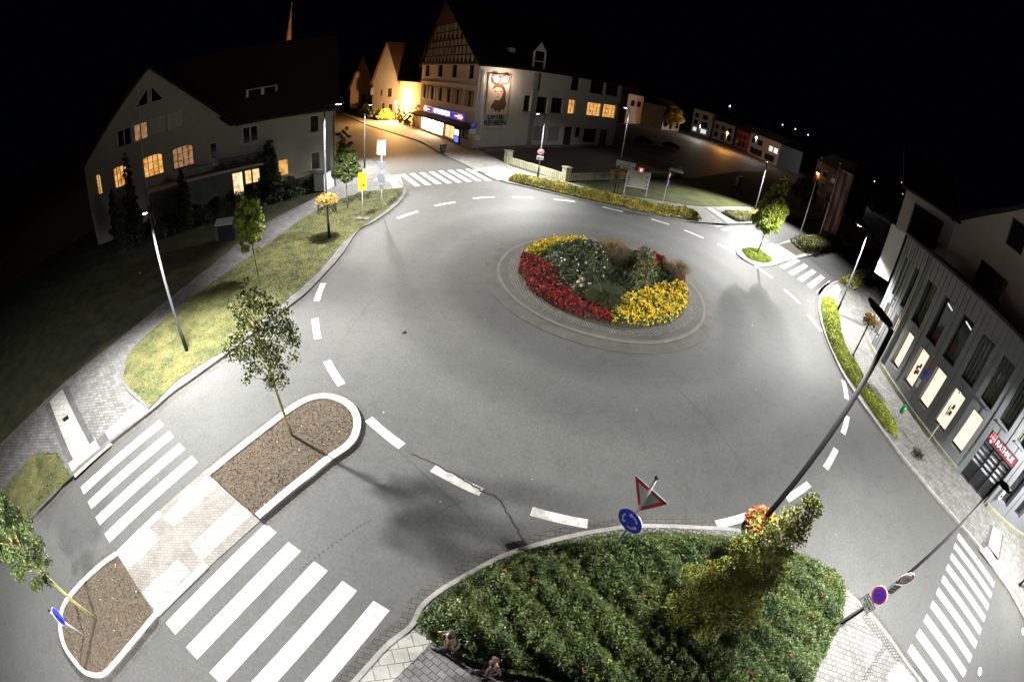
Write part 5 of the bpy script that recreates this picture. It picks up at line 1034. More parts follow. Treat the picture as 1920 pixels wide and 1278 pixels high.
# roundabout + give way sign in the rose bed
b = G(1135, 1055); t = thing('road_sign', 'give way triangle above blue round arrows sign rising from the rose bed', 'road sign', (*b, .1)); post(t, 4.1, .035)
ea, eb = np.array(G(1185, 886, 3.45)), np.array(G(1247, 940, 3.45)); n = np.array([-(eb - ea)[1], (eb - ea)[0]]); n = n if n @ (-np.array(b)) > 0 else -n
dd = disc(t, 2.42, n, .39, [(1, M_SWHT), (.95, M_SBLUE)], off=.06, xy=(-.02, 0)); nv = Vector((*n, 0)).normalized(); rv = Vector((0, 0, 1)).cross(nv)
for k in range(3):
    A0 = k * 2.0944 + .5; mb = MB(); c = Vector((-.02, 0, 2.42)) + nv * .078; pt = lambda a, r: tuple(c + rv * math.cos(a) * r + Vector((0, 0, 1)) * math.sin(a) * r)
    for j in range(6): a0, a1 = A0 + j * .2, A0 + (j + 1) * .2; mb.face(pt(a0, .20), pt(a0, .255), pt(a1, .255), pt(a1, .20))
    a1 = A0 + 1.2; mb.face(pt(a1, .14), pt(a1, .32), pt(a1 + .38, .225)); mb.build('arrow', M_SWHT, dd)
tri_sign(t, 3.35, n, 1.08, off=-.09); MB().ball((0, 0, 4.16), .055).build('ball_cap', M_BLK, t)
# sign back in the left lawn
b = G(716, 395); t = thing('road_sign', 'grey backs of triangle and round signs on tall post before the top crossing', 'road sign', (*b, .1)); post(t, 5.7, .045, M_WPOLE)
n = (-.35, -.94); tri_sign(t, 3.75, n, 1.0, True, .06); disc(t, 2.65, n, .42, [(1, M_SGN)]); MB().plate((n[0] * .05, n[1] * .05, 1.95), (*n, 0), rectp(.4, .42), .02).build('small_plate', M_SGN, t)
for s in (-.24, .24): MB().plate((n[0] * .05 + s * .94, n[1] * .05 - s * .35, 5.2), (*n, 0), rectp(.42, 1.25), .03).build('direction_panel_back', M_SWHT, t)
# yellow detour sign
b = G(681, 414); t = thing('detour_sign', 'yellow temporary detour sign with black arrow on white post and rubber base', 'road sign', (*b, .1)); post(t, 3.7, .03, M_WPOLE); n = (.62, -.78)
p = MB().plate((n[0] * .05, n[1] * .05, 3.05), (*n, 0), rectp(.62, 1.35), .02).build('sign_plate', M_SYEL, t); c = (n[0] * .064, n[1] * .064, 0)
MB().plate((c[0], c[1], 2.75), (*n, 0), [(-.2, -.03), (.05, -.03), (.05, -.1), (.22, 0), (.05, .1), (.05, .03), (-.2, .03)], .004).build('arrow', M_SBLK, p); text('U1', .34, (c[0], c[1], 3.35), (*n, 0), p, M_SBLK)
for s in (-.28, .28): MB().box((s, 0, .07), (.5, .42, .14)).build('foot', M_BLK if False else mat('rubber', (.10, .10, .10), .8), t)
# 30 sign on the lamp before the corner building
b = LD; t = thing('speed_sign', 'round 30 sign with white zone plate clamped to the lamp before the corner building', 'road sign', (b[0], b[1] - .11, 0)); n = toC(b)
o = disc(t, 3.1, n, .36, [(1, M_SWHT), (.97, M_SRED), (.74, M_SWHT)]); nv = Vector((*n, 0)).normalized(); text('30', .42, tuple(nv * .075 + Vector((0, 0, 3.1))), nv, o, M_SBLK)
o = MB().plate(tuple(nv * .05 + Vector((0, 0, 2.45))), nv, rectp(.72, .45), .02).build('zone_plate', M_SWHT, t); text('Zone', .28, tuple(nv * .066 + Vector((0, 0, 2.45))), nv, o, M_SBLK)
# parking sign at the shop corner
b = G(884, 285); t = thing('parking_sign', 'blue parking sign above a small white plate at the shop corner', 'road sign', (*b, .1)); post(t, 4.3, .035); n = toC(b); nv = Vector((*n, 0)).normalized()
o = MB().plate(tuple(nv * .05 + Vector((0, 0, 3.7))), nv, rectp(.85, .85), .02).build('sign_plate', M_SBLUE, t); text('P', .75, tuple(nv * .066 + Vector((0, 0, 3.7))), nv, o, M_SWHT, bold=.015)
MB().plate(tuple(nv * .05 + Vector((0, 0, 2.85))), nv, rectp(.85, .7), .02).build('info_plate', M_SWHT, t)
b = G(893, 286); t = thing('notice_sign', 'small white notice on thin post at the foot of the white wall', 'sign', (*b, .1)); post(t, 2.4, .03, M_WPOLE); o = MB().plate(tuple(nv * .05 + Vector((0, 0, 2.0))), nv, rectp(.75, .7), .02).build('sign_plate', M_SWHT, t)
for k in range(3): MB().plate(tuple(nv * .064 + Vector((0, 0, 2.18 - k * .16))), nv, rectp(.5, .05), .004).build('text_line', M_SGN, o)
# direction sign, map board, street name sign
b = G(1153, 372); n = toC(b); nv = Vector((*n, 0)).normalized(); rv = Vector((0, 0, 1)).cross(nv); t = thing('direction_sign', 'white direction sign with black arrow standing left of the map board', 'road sign', (*G(1156, 368), .1)); post(t, 3.9, .04, M_POLE)
o = MB().plate(tuple(nv * .06 + Vector((0, 0, 3.45)) + rv * .35), nv, rectp(2.0, .85), .03).build('sign_plate', M_SWHT, t)
for i, (tx, z) in enumerate((('Rathaus', 3.72), ('Zentrum', 3.46))): MB().plate(tuple(nv * .08 + Vector((0, 0, z)) + rv * (.45 if i == 0 else .3)), nv, rectp(.8 if i == 0 else 1.15, .08), .004).build('text_line', M_SGN if i == 0 else mat('sign_green', (.1, .3, .06), .5), o)
MB().plate(tuple(nv * .08 + Vector((0, 0, 3.2)) + rv * .5), nv, rectp(.7, .09), .004).build('text_line', M_SBLK, o)
q = MB().plate(tuple(nv * .08 + Vector((0, 0, 3.2)) - rv * .35), nv, rectp(.24, .24), .006).build('parking_symbol', M_SBLUE, o); text('P', .22, tuple(nv * .087 + Vector((0, 0, 3.2)) - rv * .35), nv, q, M_SWHT)
MB().plate(tuple(nv * .08 + Vector((0, 0, 3.38)) + rv * 1.18), nv, [(-.12, -.09), (.02, -.09), (.12, 0), (.02, .09), (-.12, .09), (-.04, 0)], .004).build('arrow', M_SBLK, o)
i0, i1 = G(1169, 365), G(1210, 371); f = Fac(i0, i1); t = thing('map_board', 'white framed town map board on two legs on the park lawn', 'notice board', (*i0, .05)); of = (*i0, 0)
for s in (0, f.L): MB(of).tube([f.p(s, 0), f.p(s, 2.95)], .05, 8).build('leg', M_WPOLE, t, True)
bd = MB(of).fbox(f.p, .06, f.L - .06, .95, 2.85, -.04, .04).build('board', M_SWHT, t)
MB(of).fbox(f.p, .45, f.L - .5, 1.05, 2.7, .042, .05).build('map', mat('map_print', (.45, .46, .36), .6, .5, 3, col2=(.58, .58, .5)), bd)
for k in range(5): MB(of).fbox(f.p, .12, .38, 1.1 + k * .26, 1.28 + k * .26, .042, .052).build('advert', mat('advert_blue', (.12, .14, .3), .6) if k < 4 else M_ORGF, bd)
for k in range(3): MB(of).fbox(f.p, f.L - .44, f.L - .14, 1.1 + k * .5, 1.45 + k * .5, .042, .052).build('advert', mat('advert_grey', (.3, .32, .4), .6), bd)
b = G(1242, 383); n = toC(b); nv = Vector((*n, 0)).normalized(); rv = Vector((0, 0, 1)).cross(nv); t = thing('street_name_sign', 'pole with street name blade and two edge-on round signs right of the map board', 'road sign', (*b, .1)); post(t, 4.1, .045, M_WPOLE)
o = MB().plate(tuple(Vector((0, 0, 4.0)) + rv * .75), nv, rectp(1.4, .3), .03).build('name_blade', M_SWHT, t); MB().plate(tuple(nv * .02 + Vector((0, 0, 4.0)) + rv * .75), nv, rectp(1.1, .1), .004).build('text_line', M_SGN, o)
tri_sign(t, 3.3, tuple((rv + nv * .35)[:2]), .85, False, .1); disc(t, 2.4, tuple((rv + nv * .3)[:2]), .33, [(1, M_SWHT), (.95, M_SBLUE)], off=.1)
b = G(1197, 346); t = thing('lit_box', 'small red and white lit box glowing behind the map board', 'sign', (*b, 0)); n = toC(b); nv = Vector((*n, 0)).normalized(); post(t, 1.3, .04)
MB().plate((0, 0, 1.75), nv, rectp(.75, .95), .3).build('box', mat('red_lit_box', (.5, .05, .03), .5, emit=(.9, .06, .03), estr=.5), t); MB().plate(tuple(nv * .16 + Vector((0, 0, 1.75))), nv, rectp(.3, .75), .02).build('white_panel', mat('lit_white', (.8, .8, .8), .5, emit=(1, .9, .85), estr=.8), t)
b = G(1383, 349); t = thing('cabinet', 'pale grey box standing alone on the dark park lawn', 'cabinet', (*b, .08)); MB().box((0, 0, .85), (.9, .5, 1.7), .5).build('body', M_SWHT, t); MB().box((0, 0, 1.73), (1.0, .6, .06), .5).build('lid', M_SGN, t)
# no stopping sign + plate and weight sign at the right end of the rose bed
b = G(1537, 1190); t = thing('road_sign', 'dark no stopping sign with plate below, right end of the rose bed', 'road sign', (*b, .1)); post(t, 3.05, .035); n = toC(b); nv = Vector((*n, 0)).normalized()
nn = Vector((-.96, -.28, 0)).normalized()
dz = hz(1643, 1115, b); o = disc(t, 2.85, nn[:2], .31, [(1, M_SWHT), (.96, M_SRED), (.76, M_SBLUE)])
for a in (45, 135): mb = MB(); c_, s_ = math.cos(math.radians(a)), math.sin(math.radians(a)); mb.plate(tuple(nn * .066 + Vector((0, 0, 2.85))), nn, [(c_ * x - s_ * y, s_ * x + c_ * y) for x, y in ((-.225, -.03), (.225, -.03), (.225, .03), (-.225, .03))], .004); mb.build('cross_bar', M_SRED, o)
o = MB().plate(tuple(nn * .05 + Vector((0, 0, 2.32))), nn, rectp(.60, .42), .02).build('supplementary_plate', M_SBLK, t); q = MB().plate(tuple(nn * .062 + Vector((0, 0, 2.32))), nn, rectp(.55, .37), .004).build('plate_face', M_SWHT, o)
text('Kranken-\nfahrzeuge\nfrei', .125, tuple(nn * .067 + Vector((0, 0, 2.33))), nn, q, M_SBLK)
MB().ball((0, 0, 3.1), .05).build('cap', M_BLK, t)
t = thing('weight_sign', 'round red rimmed weight limit sign with plate on the right silhouetted lamp', 'road sign', (LI[0], LI[1], 0)); n3 = Vector((-.42, -.9, 0)).normalized(); z = hz(1690, 1060, LI)
o = disc(t, z, n3[:2], .30, [(1, M_SWHT), (.97, M_SRED), (.74, M_SWHT)], off=.12); text('7,5t', .24, tuple(n3 * .145 + Vector((0, 0, z))), n3, o, M_SBLK)
o = MB().plate(tuple(n3 * .12 + Vector((0, 0, z - .6))), n3, rectp(.42, .5), .02).build('supplementary_plate', M_SWHT, t)
for k in range(3): MB().plate(tuple(n3 * .134 + Vector((0, 0, z - .45 - k * .14))), n3, rectp(.3, .05), .004).build('text_line', M_SBLK, o)
MB().tube([(0, 0, z - .15), tuple(n3 * .12 + Vector((0, 0, z - .15)))], .03, 6).build('bracket', M_BLK, t)
# steel keep-right sign seen from above on the lower island
b = G(160, 1192); t = thing('road_sign', 'keep right sign seen nearly edge-on from above on the lower soil island', 'road sign', (*b, .1)); post(t, 1.75, .035, M_WPOLE); n = Vector((.93, -.37, 0))
disc(t, 1.35, (.45, .9), .31, [(1, M_SWHT), (.95, M_SBLUE)], off=.05); MB().tube([(0, 0, 1.75), (0, 0, 1.8)], .045, 8).build('cap', M_BLK, t)
b = G(1600, 447); t = thing('road_sign', 'small dark round sign on the tiny green tip of the right island', 'road sign', (*b, .1)); post(t, 1.7, .05, M_POLE); disc(t, 1.7, toC(b), .55, [(1, M_SGN), (.9, M_SBLK)])
# flower baskets on posts
def basket(c, label, R=.55, n=900, fl=M_ORGF, z=0, dr=.5):
    t = thing('flower_basket', label, 'flower basket', c, 0, 'flower baskets hung on poles'); MB().tube([(0, 0, -.32), (0, 0, -.1), (0, 0, 0)], [R * .35, R * .62, R * .66], 14).build('bowl', M_FRAMED, t, True)
    d = RNG.normal(size=(n, 3)); d /= np.linalg.norm(d, axis=1)[:, None]; d[:, 2] = np.abs(d[:, 2]) * .75 - .22; P = d * R * RNG.uniform(.75, 1.1, n)[:, None] + [0, 0, .05]
    q = np.c_[RNG.uniform(0, 6.283, n // 3), RNG.uniform(-.9, -.1, n // 3)]; Q = np.c_[np.cos(q[:, 0]) * R * .85, np.sin(q[:, 0]) * R * .85, q[:, 1] * dr]
    leaf_mesh([(P[:n * 7 // 10], .06, M_LEAF_Y2, .2, .6), (Q, .06, M_LEAF_D, 0, .6), (P[n * 7 // 10:] * 1.05, .045, fl, .3, .9)], 'flowering_foliage', parent=t); return t
basket((LB[0], LB[1], hz(612, 375, LB)), 'orange and red hanging blooms on the tall left lamp', .75, 1300, M_ORGF, dr=1.0)
basket((LH[0], LH[1], 3.05), 'red flowering basket on the silhouetted lamp rising from the rose bed', .45, 1500, M_PNKF)
bb = G(1150, 370); t = thing('basket_post', 'dark post holding a flower basket left of the map board', 'post', (*bb, .1)); post(t, 2.6, .07, M_POLE); MB().tube([(0, 0, 0), (0, 0, .05)], .16, 10).build('foot', M_POLE, t)
basket((bb[0], bb[1], 2.75), 'orange flower basket under the white direction sign', .75, 900, M_ORGF, dr=1.3)
bb = G(1598, 668); t = thing('basket_post', 'black post holding a flower basket before the town hall front', 'post', (*bb, .1)); post(t, 2.8, .06, M_BLK); MB().tube([(0, 0, 0), (0, 0, .05)], .15, 10).build('foot', M_BLK, t)
basket((bb[0], bb[1], 2.95), 'green and red flower basket before the town hall front', .6, 900, M_PNKF)
# flagpoles
def flagpole(b, h, label, r=.06): 
    t = thing('flagpole', label, 'flagpole', (*b, .1), 0, 'white flagpoles'); MB().tube([(0, 0, 0), (0, 0, h)], [r, r * .45], 10).build('pole', M_WPOLE, t, True); MB().ball((0, 0, h + .06), .09).build('finial', M_WPOLE, t); MB().tube([(0, 0, 0), (0, 0, .3)], r * 1.6, 10).build('foot', M_ALU, t); return t
J1, J2, J3 = G(1492, 462.5), G(1532.8, 451.6), G(1565.6, 437)
flagpole(J1, hz(1541.6, 299.4, J1), 'left white flagpole in the hedge of the right traffic island', .08); flagpole(J2, hz(1576.6, 309.4, J2), 'middle white flagpole carrying the red and white banner', .085); flagpole(J3, hz(1601, 318.8, J3), 'right white flagpole beyond the traffic island hedge', .09)
h2 = hz(1576.6, 309.4, J2); bn = thing('banner', 'long red and white striped banner hanging from the middle flagpole', 'banner', (*J2, 0)); a = np.array(ray(1600, 318)[:2]); a = a / np.hypot(*a); pr = np.array([a[1], -a[0]]); nst = 5
for k in range(nst):
    mb = MB()
    for j in range(14):
        z0, z1 = h2 - .6 - j * .62, h2 - .6 - (j + 1) * .62; P = lambda s, z: (pr[0] * s + a[0] * .12 * math.sin(s * 3 + z), pr[1] * s + a[1] * .12 * math.sin(s * 3 + z), z)
        s0, s1 = .12 + k * .42, .12 + (k + 1) * .42; mb.face(P(s0, z0), P(s1, z0), P(s1, z1), P(s0, z1))
    mb.build('cloth_stripe', mat('banner_red', (.15, .03, .03), .8) if k % 2 == 0 else mat('banner_pale', (.19, .16, .16), .8), bn)
MB().tube([(0, 0, h2 - .58), (pr[0] * 2.3, pr[1] * 2.3, h2 - .58)], .035, 6).build('arm', M_WPOLE, bn)
b = G(288, 428); flagpole(b, hz(257.5, 174, b), 'tall white flagpole in the dark garden behind the nearest left lamp', .06)
b = G(580, 337); flagpole(b, hz(577, 158, b), 'white flagpole standing against the right part of the cream house', .06)
b = G(1723, 848); t = flagpole(b, 4.2, 'short slender flagpole on the pavement before the town hall', .035)
# EU style flag by the window
t = thing('flag', 'hanging blue and red flag on the grey wall between two glowing windows', 'flag', fr(183.4, 3.9, .1)); q = tuple(t.location)
mb = MB(q).tube([fr(183.4, 3.9, .0), fr(183.4, 4.1, .7)], .025, 6); mb.build('staff', M_ALU, t)
for z0, z1, m in ((3.9, 3.0, mat('flag_pink', (.35, .16, .14), .8)), (3.0, 2.3, M_SBLUE), (2.3, 1.7, M_SWHT)):
    MB(q).face(fr(182.7, z0, .45), fr(184.0, z0, .55), fr(183.8, z1, .5), fr(182.9, z1, .4)).build('cloth', m, t)
# litter bins
b = G(1680, 787); t = thing('litter_bin', 'green litter bin on a post at the town hall kerb', 'litter bin', (*b, .1)); post(t, .95, .03); MB().tube([(0, 0, .5), (0, 0, 1.0)], [.16, .19], 12).build('bin', mat('green_bin', (.02, .22, .05), .5), t, True); MB().tube([(0, 0, 1.0), (0, 0, 1.06)], [.2, .1], 12).build('lid', mat('green_bin_lid', (.02, .14, .04), .5), t)
b = G(830, 289); t = thing('litter_bin', 'dark litter bin on the kerb before the lit shop', 'litter bin', (*b, .1)); MB().tube([(0, 0, .05), (0, 0, 1.15)], [.32, .46], 10).build('bin', mat('anthracite', (.05, .055, .06), .5), t, True); MB().tube([(0, 0, 1.15), (0, 0, 1.28)], [.52, .5], 10).build('lid', M_BLK, t)
b = G(1718, 855); t = thing('tree_grate', 'dark shaggy plant tuft at the foot of the short flagpole', 'plant', (*b, .1)); leaf_mesh([(np.abs(RNG.normal(size=(500, 3))) * [0.0, 0, .1] + RNG.normal(size=(500, 3)) * [.28, .2, .03], .06, M_LEAF_B, .2, .4)], 'leaves', parent=t)
# white meter cabinet, small ramp and bins by the cream house
k0 = crop(520, 300, 15.97); f = Fac(G(608.5, 361), G(630.5, 349.5)); t = thing('meter_cabinet', 'white utility cabinet at the corner of the cream house', 'cabinet', (*G(608.5, 361), .1)); of = (*G(608.5, 361), 0); ch = hz(610, 328, G(608.5, 361))
MB(of).fbox(f.p, 0, f.L, 0, ch, -1.2, 0).build('body', M_SWHT, t); MB(of).fbox(f.p, -.05, f.L + .05, ch + .003, ch + .06, -1.25, .06).build('lid', M_SGN, t)
for s in (.33, .66): MB(of).fbox(f.p, f.L * s - .01, f.L * s + .01, .1, ch - .1, .002, .012).build('door_gap', M_SGN, t)
MB(of).fbox(f.p, .25, .3, ch * .5, ch * .65, .002, .04).build('handle', M_BLK, t)
b = G(557, 368); t = thing('wheelie_bin', 'dark blue bin with a white swirl mark in the hedge of the cream house', 'bin', (*b, .08)); MB().box((0, 0, .6), (.9, .7, 1.1), .5).build('body', mat('navy_plastic', (.012, .012, .10), .4), t); MB().box((0, 0, 1.2), (.96, .76, .09), .5).build('lid', M_BLK, t)
n = toC(b); nv = Vector((*n, 0)).normalized(); rv = Vector((0, 0, 1)).cross(nv); mb = MB(); mb.tube([tuple(nv * .62 + rv * .2 * math.cos(a) + Vector((0, 0, .7 + .2 * math.sin(a)))) for a in [2.2 + .45 * k for k in range(10)]], .035, 5); mb.build('swirl_mark', M_SWHT, t)
b = G(428, 452); t = thing('garden_box', 'dark box with a tilted white panel beside the small yellowing tree', 'box', (*b, .08)); MB().box((0, 0, .65), (1.3, .6, 1.3), .45).build('body', M_BLK, t); MB().hexa([(-.75, -.55, 1.32), (.75, -.1, 1.32), (.6, .5, 1.7), (-.9, .0, 1.7), (-.75, -.55, 1.36), (.75, -.1, 1.36), (.6, .5, 1.74), (-.9, 0, 1.74)]).build('panel', M_SWHT, t); MB().tube([(-.95, -.2, 0), (-.95, -.2, 1.0)], .1, 8).build('cylinder', M_ALU, t)
b = G(270, 538); t = thing('garden_marker', 'thin stake with a small white tag in the dark left garden', 'stake', (*b, .08)); post(t, 1.0, .015, M_POLE); MB().box((0, 0, 1.0), (.12, .02, .09)).build('tag', M_SWHT, t)
# drain grate, manholes
fgz = GL(crop(700, 850, 2.987)([(735, 510), (845, 480), (875, 520), (765, 565)]), .008); gd = thing('drain_grate', 'cast iron street drain at the rose bed kerb', 'drain', (*fgz[0], 0)); q = (*fgz[0], 0)
mb = MB(q).prism(fgz, .002, .009); mb.build('frame', M_BLK, gd)
for k in range(7):
    a, b_ = np.array(fgz[0]) + (np.array(fgz[1]) - np.array(fgz[0])) * (k + .5) / 7, np.array(fgz[3]) + (np.array(fgz[2]) - np.array(fgz[3])) * (k + .5) / 7; MB(q).tube([(*a, .02), (*b_, .02)], .012, 4).build('bar', mat('cast_iron', (.07, .065, .06), .6, metal=.5), gd)
for px_, lb in (((1837, 1258), 'round manhole cover right of the lower zebra stripes'), ((1918, 1183), 'round manhole cover at the right picture edge')):
    b = G(*px_); t = thing('manhole_cover', lb, 'manhole cover', (*b, 0)); MB().tube([(0, 0, .001), (0, 0, .008)], .34, 24).build('rim', M_APRON, t); MB().tube([(0, 0, .008), (0, 0, .013)], .25, 24).build('lid', M_KERBW, t)
MB().ball((0, 0, .02), .13, 8, 5, .3).build('manhole_cover', M_BLK, loc=(*G(757, 623), 0), label='small dark round valve cover lying in the open asphalt left of the island', cat='cover')
MB().box((0, 0, .25), (.9, .35, .3), .4).build('stone_block', M_STONE, loc=(*G(1243, 568, .6), .35), label='pale stone block in the gap of the lower yellow flowers', cat='stone')
# fallen leaves
lv = [RNG.uniform(-.5, .5, 2) for _ in range(0)]
P = np.concatenate([np.c_[rand_in(V1w, 160), np.full(160, .17)], np.c_[rand_in(I1c, 26), np.full(26, .11)], np.c_[rand_in(I2c, 18), np.full(18, .11)], np.c_[RNG.uniform(-14, 18, 90), RNG.uniform(3, 36, 90), np.full(90, .012)], np.c_[rand_in(KW + PATH_L[::-1], 70), np.full(70, .115)]])
leaf_mesh([(P, .032, mat('dry_leaf', (.4, .35, .15), .9, island=[(.5, .45, .25), (.4, .3, .08), (.55, .52, .4)]), 3, .7)], 'fallen_leaves', kind='stuff', label='scattered small dry leaves on lawn, soil and asphalt', category='leaves')
q = rand_in(I1c, 2600); q2 = rand_in(I2c, 1600); P = np.r_[np.c_[q, np.full(len(q), .10)], np.c_[q2, np.full(len(q2), .10)]]
leaf_mesh([(P, .028, mat('soil_crumb', (.1, .08, .055), 1, island=[(.06, .045, .03), (.13, .10, .07), (.20, .16, .11)]), .6, .8)], 'soil_crumbs', kind='stuff', label='loose crumbs of dry soil on both traffic islands', category='soil')

# ================================================================== far lamps, orange street light, vehicles
def farlamp(px_top, px_base, label, colmat, energy, col, glow=.28, m=None, grp='distant street lamps'):
    b = G(*px_base); h = hz(*px_top, b); t = thing('street_lamp', label, 'street lamp', (*b, 0), 0, grp)
    MB().tube([(0, 0, 0), (0, 0, h)], [.1, .06], 8).build('pole', m or M_POLE, t, True); MB().ball((0, 0, h), glow).build('globe', colmat, t)
    l = D.lights.new('lamp_light', 'POINT'); l.energy = energy; l.color = col; l.shadow_soft_size = .3; o = D.objects.new('lamp_light', l); COL.objects.link(o); o.parent = t; o.location = (0, 0, h + .1 - glow - .3); return t
ORG = (1, .38, .06)
farlamp((740, 192), (741, 230), 'brightly glaring orange lamp before the gable house in the side street', M_SOD, 46000, (1, .50, .16), .32)
farlamp((1365, 250), (1357, 281), 'orange lamp with pole at the edge of the dark parking ground', M_SOD, 10000, ORG, .35)
farlamp((1248, 205), (1246, 243), 'white lamp before the small white house left of the orange tree', M_LEDF, 1500, (.9, 1, 1), .38)
farlamp((1415, 257), (1409, 300), 'white lamp before the grey shop house in the far row', M_LEDF, 1700, (.9, 1, .95), .34)
farlamp((1312, 236), (1308, 262), 'small white lamp before the three storey house of the far row', M_LEDF, 3000, (.9, 1, .95), .12)
farlamp((1530, 324), (1524, 356), 'small orange lamp left of the banner', M_SOD, 350, ORG, .25)
farlamp((1561, 337), (1552, 372), 'white lamp with short pole just left of the banner', M_LEDF, 1000, (.9, 1, .95), .22)
farlamp((1588, 333), (1578, 366), 'bright white lamp seen past the right edge of the banner', M_LEDF, 3200, (.95, 1, 1), .3)
farlamp((1358, 196), (1356, 262), 'tiny white light high above the far row', M_LEDF, 200, (.9, 1, 1), .16)
# hillside lights of far houses
for i, (x, y) in enumerate(((1470, 235), (1494, 243), (1518, 254), (1604, 323), (1612, 330), (1643, 342), (1696, 366), (1694, 344))):
    r = ray(x, y); d = 420 if r[2] > -.025 else 9.8 / -r[2] * .9; rr = math.hypot(r[0], r[1]); c = (r[0] / rr * d, r[1] / rr * d, CAM_H + r[2] / rr * d)
    hh = thing('hillside_house', ['far hill house, %s' % q for q in ('leftmost light on the skyline', 'second light on the skyline', 'third light on the skyline', 'bright cluster right of the banner', 'lower bright cluster right of the banner', 'single light above the town hall street', 'light beside the white end of the town hall', 'faint light above the town hall corner')][i], 'house', (c[0], c[1], 0), 0, 'far houses on the hill')
    s = d / 817
    MB().box((0, 8 + c[2] * 0, max(3, c[2] + s * 3) / 2 ), (14, 10, max(3, c[2] + s * 3))).build('wall', M_ROOFD, hh)
    q = MB().plate((0, 2.9, c[2]), (-c[0], -c[1], 0), rectp(s * (4.5 if i in (3, 4) else 2.2), s * 2.2), .2).build('lit_window', mat('far_white_window', (.8, .8, .8), .5, emit=(.9, 1, .95), estr=3.0) if i < 6 else mat('far_warm_window', (.8, .7, .5), .5, emit=(1, .8, .4), estr=1.2), hh)
HP = [(x, 360 + 60 * math.sin(x * .01) + (abs(x) * .2)) for x in range(-700, 901, 50)]
hl = MB()
for (x0, y0), (x1, y1) in zip(HP, HP[1:]):
    h0, h1 = 22 + 14 * math.sin(x0 * .008 + 1), 22 + 14 * math.sin(x1 * .008 + 1)
    hl.face((x0, y0, -1), (x1, y1, -1), (x1 * 1.1, y1 + 160, h1), (x0 * 1.1, y0 + 160, h0)); hl.face((x0 * 1.1, y0 + 160, h0), (x1 * 1.1, y1 + 160, h1), (x1 * 1.3, y1 + 900, h1 + 10), (x0 * 1.3, y0 + 900, h0 + 10))
hl.build('hills', M_EARTH, kind='structure')

def car(c, az, label, paint, scale=1.0):
    t = thing('parked_car', label, 'car', (*c, .02), az, 'parked cars'); W = .88
    prof = [(-2.15, .35), (-2.2, .75), (-2.05, .95), (-1.55, 1.0), (-1.05, 1.40), (-.2, 1.47), (.55, 1.38), (1.1, .98), (1.85, .85), (2.12, .65), (2.15, .35)]
    mb = MB(); cs = []
    for y, k, in ((-W, 0), (-W * .98, 1), (W * .98, 1), (W, 0)): pass
    def sec(y, inset): return [(x, y if z < 1.0 else y * (1 - .22 * (z - 1.0) / .45), z) for x, z in prof]
    L_, R_ = sec(W, 0), sec(-W, 0); n = len(prof)
    for i in range(n - 1): mb.face(R_[i], R_[i + 1], L_[i + 1], L_[i])
    mb.face(*L_); mb.face(*R_[::-1]); mb.face(R_[0], L_[0], L_[-1], R_[-1]); body = mb.build('body', paint, t)
    for nm, pts in (('windscreen', [(.62, 1.34), (1.05, 1.02)]), ('rear_window', [(-1.5, 1.04), (-1.1, 1.36)])):
        (x0, z0), (x1, z1) = pts; y0, y1 = W * (1 - .22 * (z0 - 1) / .45) * .9, W * (1 - .22 * (z1 - 1) / .45) * .9; dx, dz = (z1 - z0), -(x1 - x0); l = math.hypot(dx, dz); dx, dz = -dx / l * .015, -dz / l * .015
        if dz < 0: dx, dz = -dx, -dz
        MB().face((x0 + dx, -y0, z0 + dz), (x1 + dx, -y1, z1 + dz), (x1 + dx, y1, z1 + dz), (x0 + dx, y0, z0 + dz)).build(nm, M_GLASS, t)
    for sd in (-1, 1):
        for a, b in ((-1.35, -.3), (-.22, .72)): 
            y = lambda z: sd * (W * (1 - .22 * (z - 1) / .45) + .012); MB().face((a, y(1.02), 1.02), (b, y(1.02), 1.02), (b - .16 * (b > 0), y(1.34), 1.34), (a + .16 * (a < -1), y(1.34), 1.34)).build('side_window', M_GLASS, t)
        for x in (-1.35, 1.35):
            w_ = MB().tube([(x, sd * (W - .16), .32), (x, sd * (W + .03), .32)], .33, 18).build('wheel', mat('tyre', (.02, .02, .02), .9), t); MB().tube([(x, sd * (W + .03), .32), (x, sd * (W + .045), .32)], .2, 14).build('rim', M_ALU, w_)
        MB().box((2.12, sd * .62, .68), (.08, .34, .14)).build('headlight', M_SWHT, t); MB().box((-2.16, sd * .66, .8), (.06, .26, .16)).build('tail_light', M_SRED, t)
    return t
car(G(1258, 278), .35, 'dark car catching orange light on its roof in the parking ground', mat('black_paint', (.01, .01, .012), .15, spec=.8))
car(G(1206, 268), .5, 'black silhouetted car nearest the white building in the parking ground', MATS['black_paint'])
car((G(629, 264)[0], G(629, 264)[1]), 2.2, 'white car half hidden behind the corner of the cream house', mat('white_paint', (.6, .6, .62), .3))
# glowing tree and dark trees right
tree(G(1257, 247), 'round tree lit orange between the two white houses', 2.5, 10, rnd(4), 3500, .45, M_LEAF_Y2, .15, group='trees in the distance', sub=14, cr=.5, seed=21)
tree(G(1500, 392), 'dim bushy tree behind the slender bright tree at right', 1.5, 6.5, rnd(2.8), 2600, .25, M_LEAF_D, .1, group='trees in the distance', sub=14, cr=.5, seed=22)
tree(G(1640, 405), 'black tree beyond the road bend left of the town hall', 1.5, 8, rnd(4), 2600, .35, M_LEAF_B, .12, group='trees in the distance', sub=14, cr=.5, seed=23)
tree(G(1680, 440), 'dark tree close to the white end of the town hall', 1.5, 5, rnd(2.6), 2200, .3, M_LEAF_B, .12, group='trees in the distance', sub=14, cr=.5, seed=24)
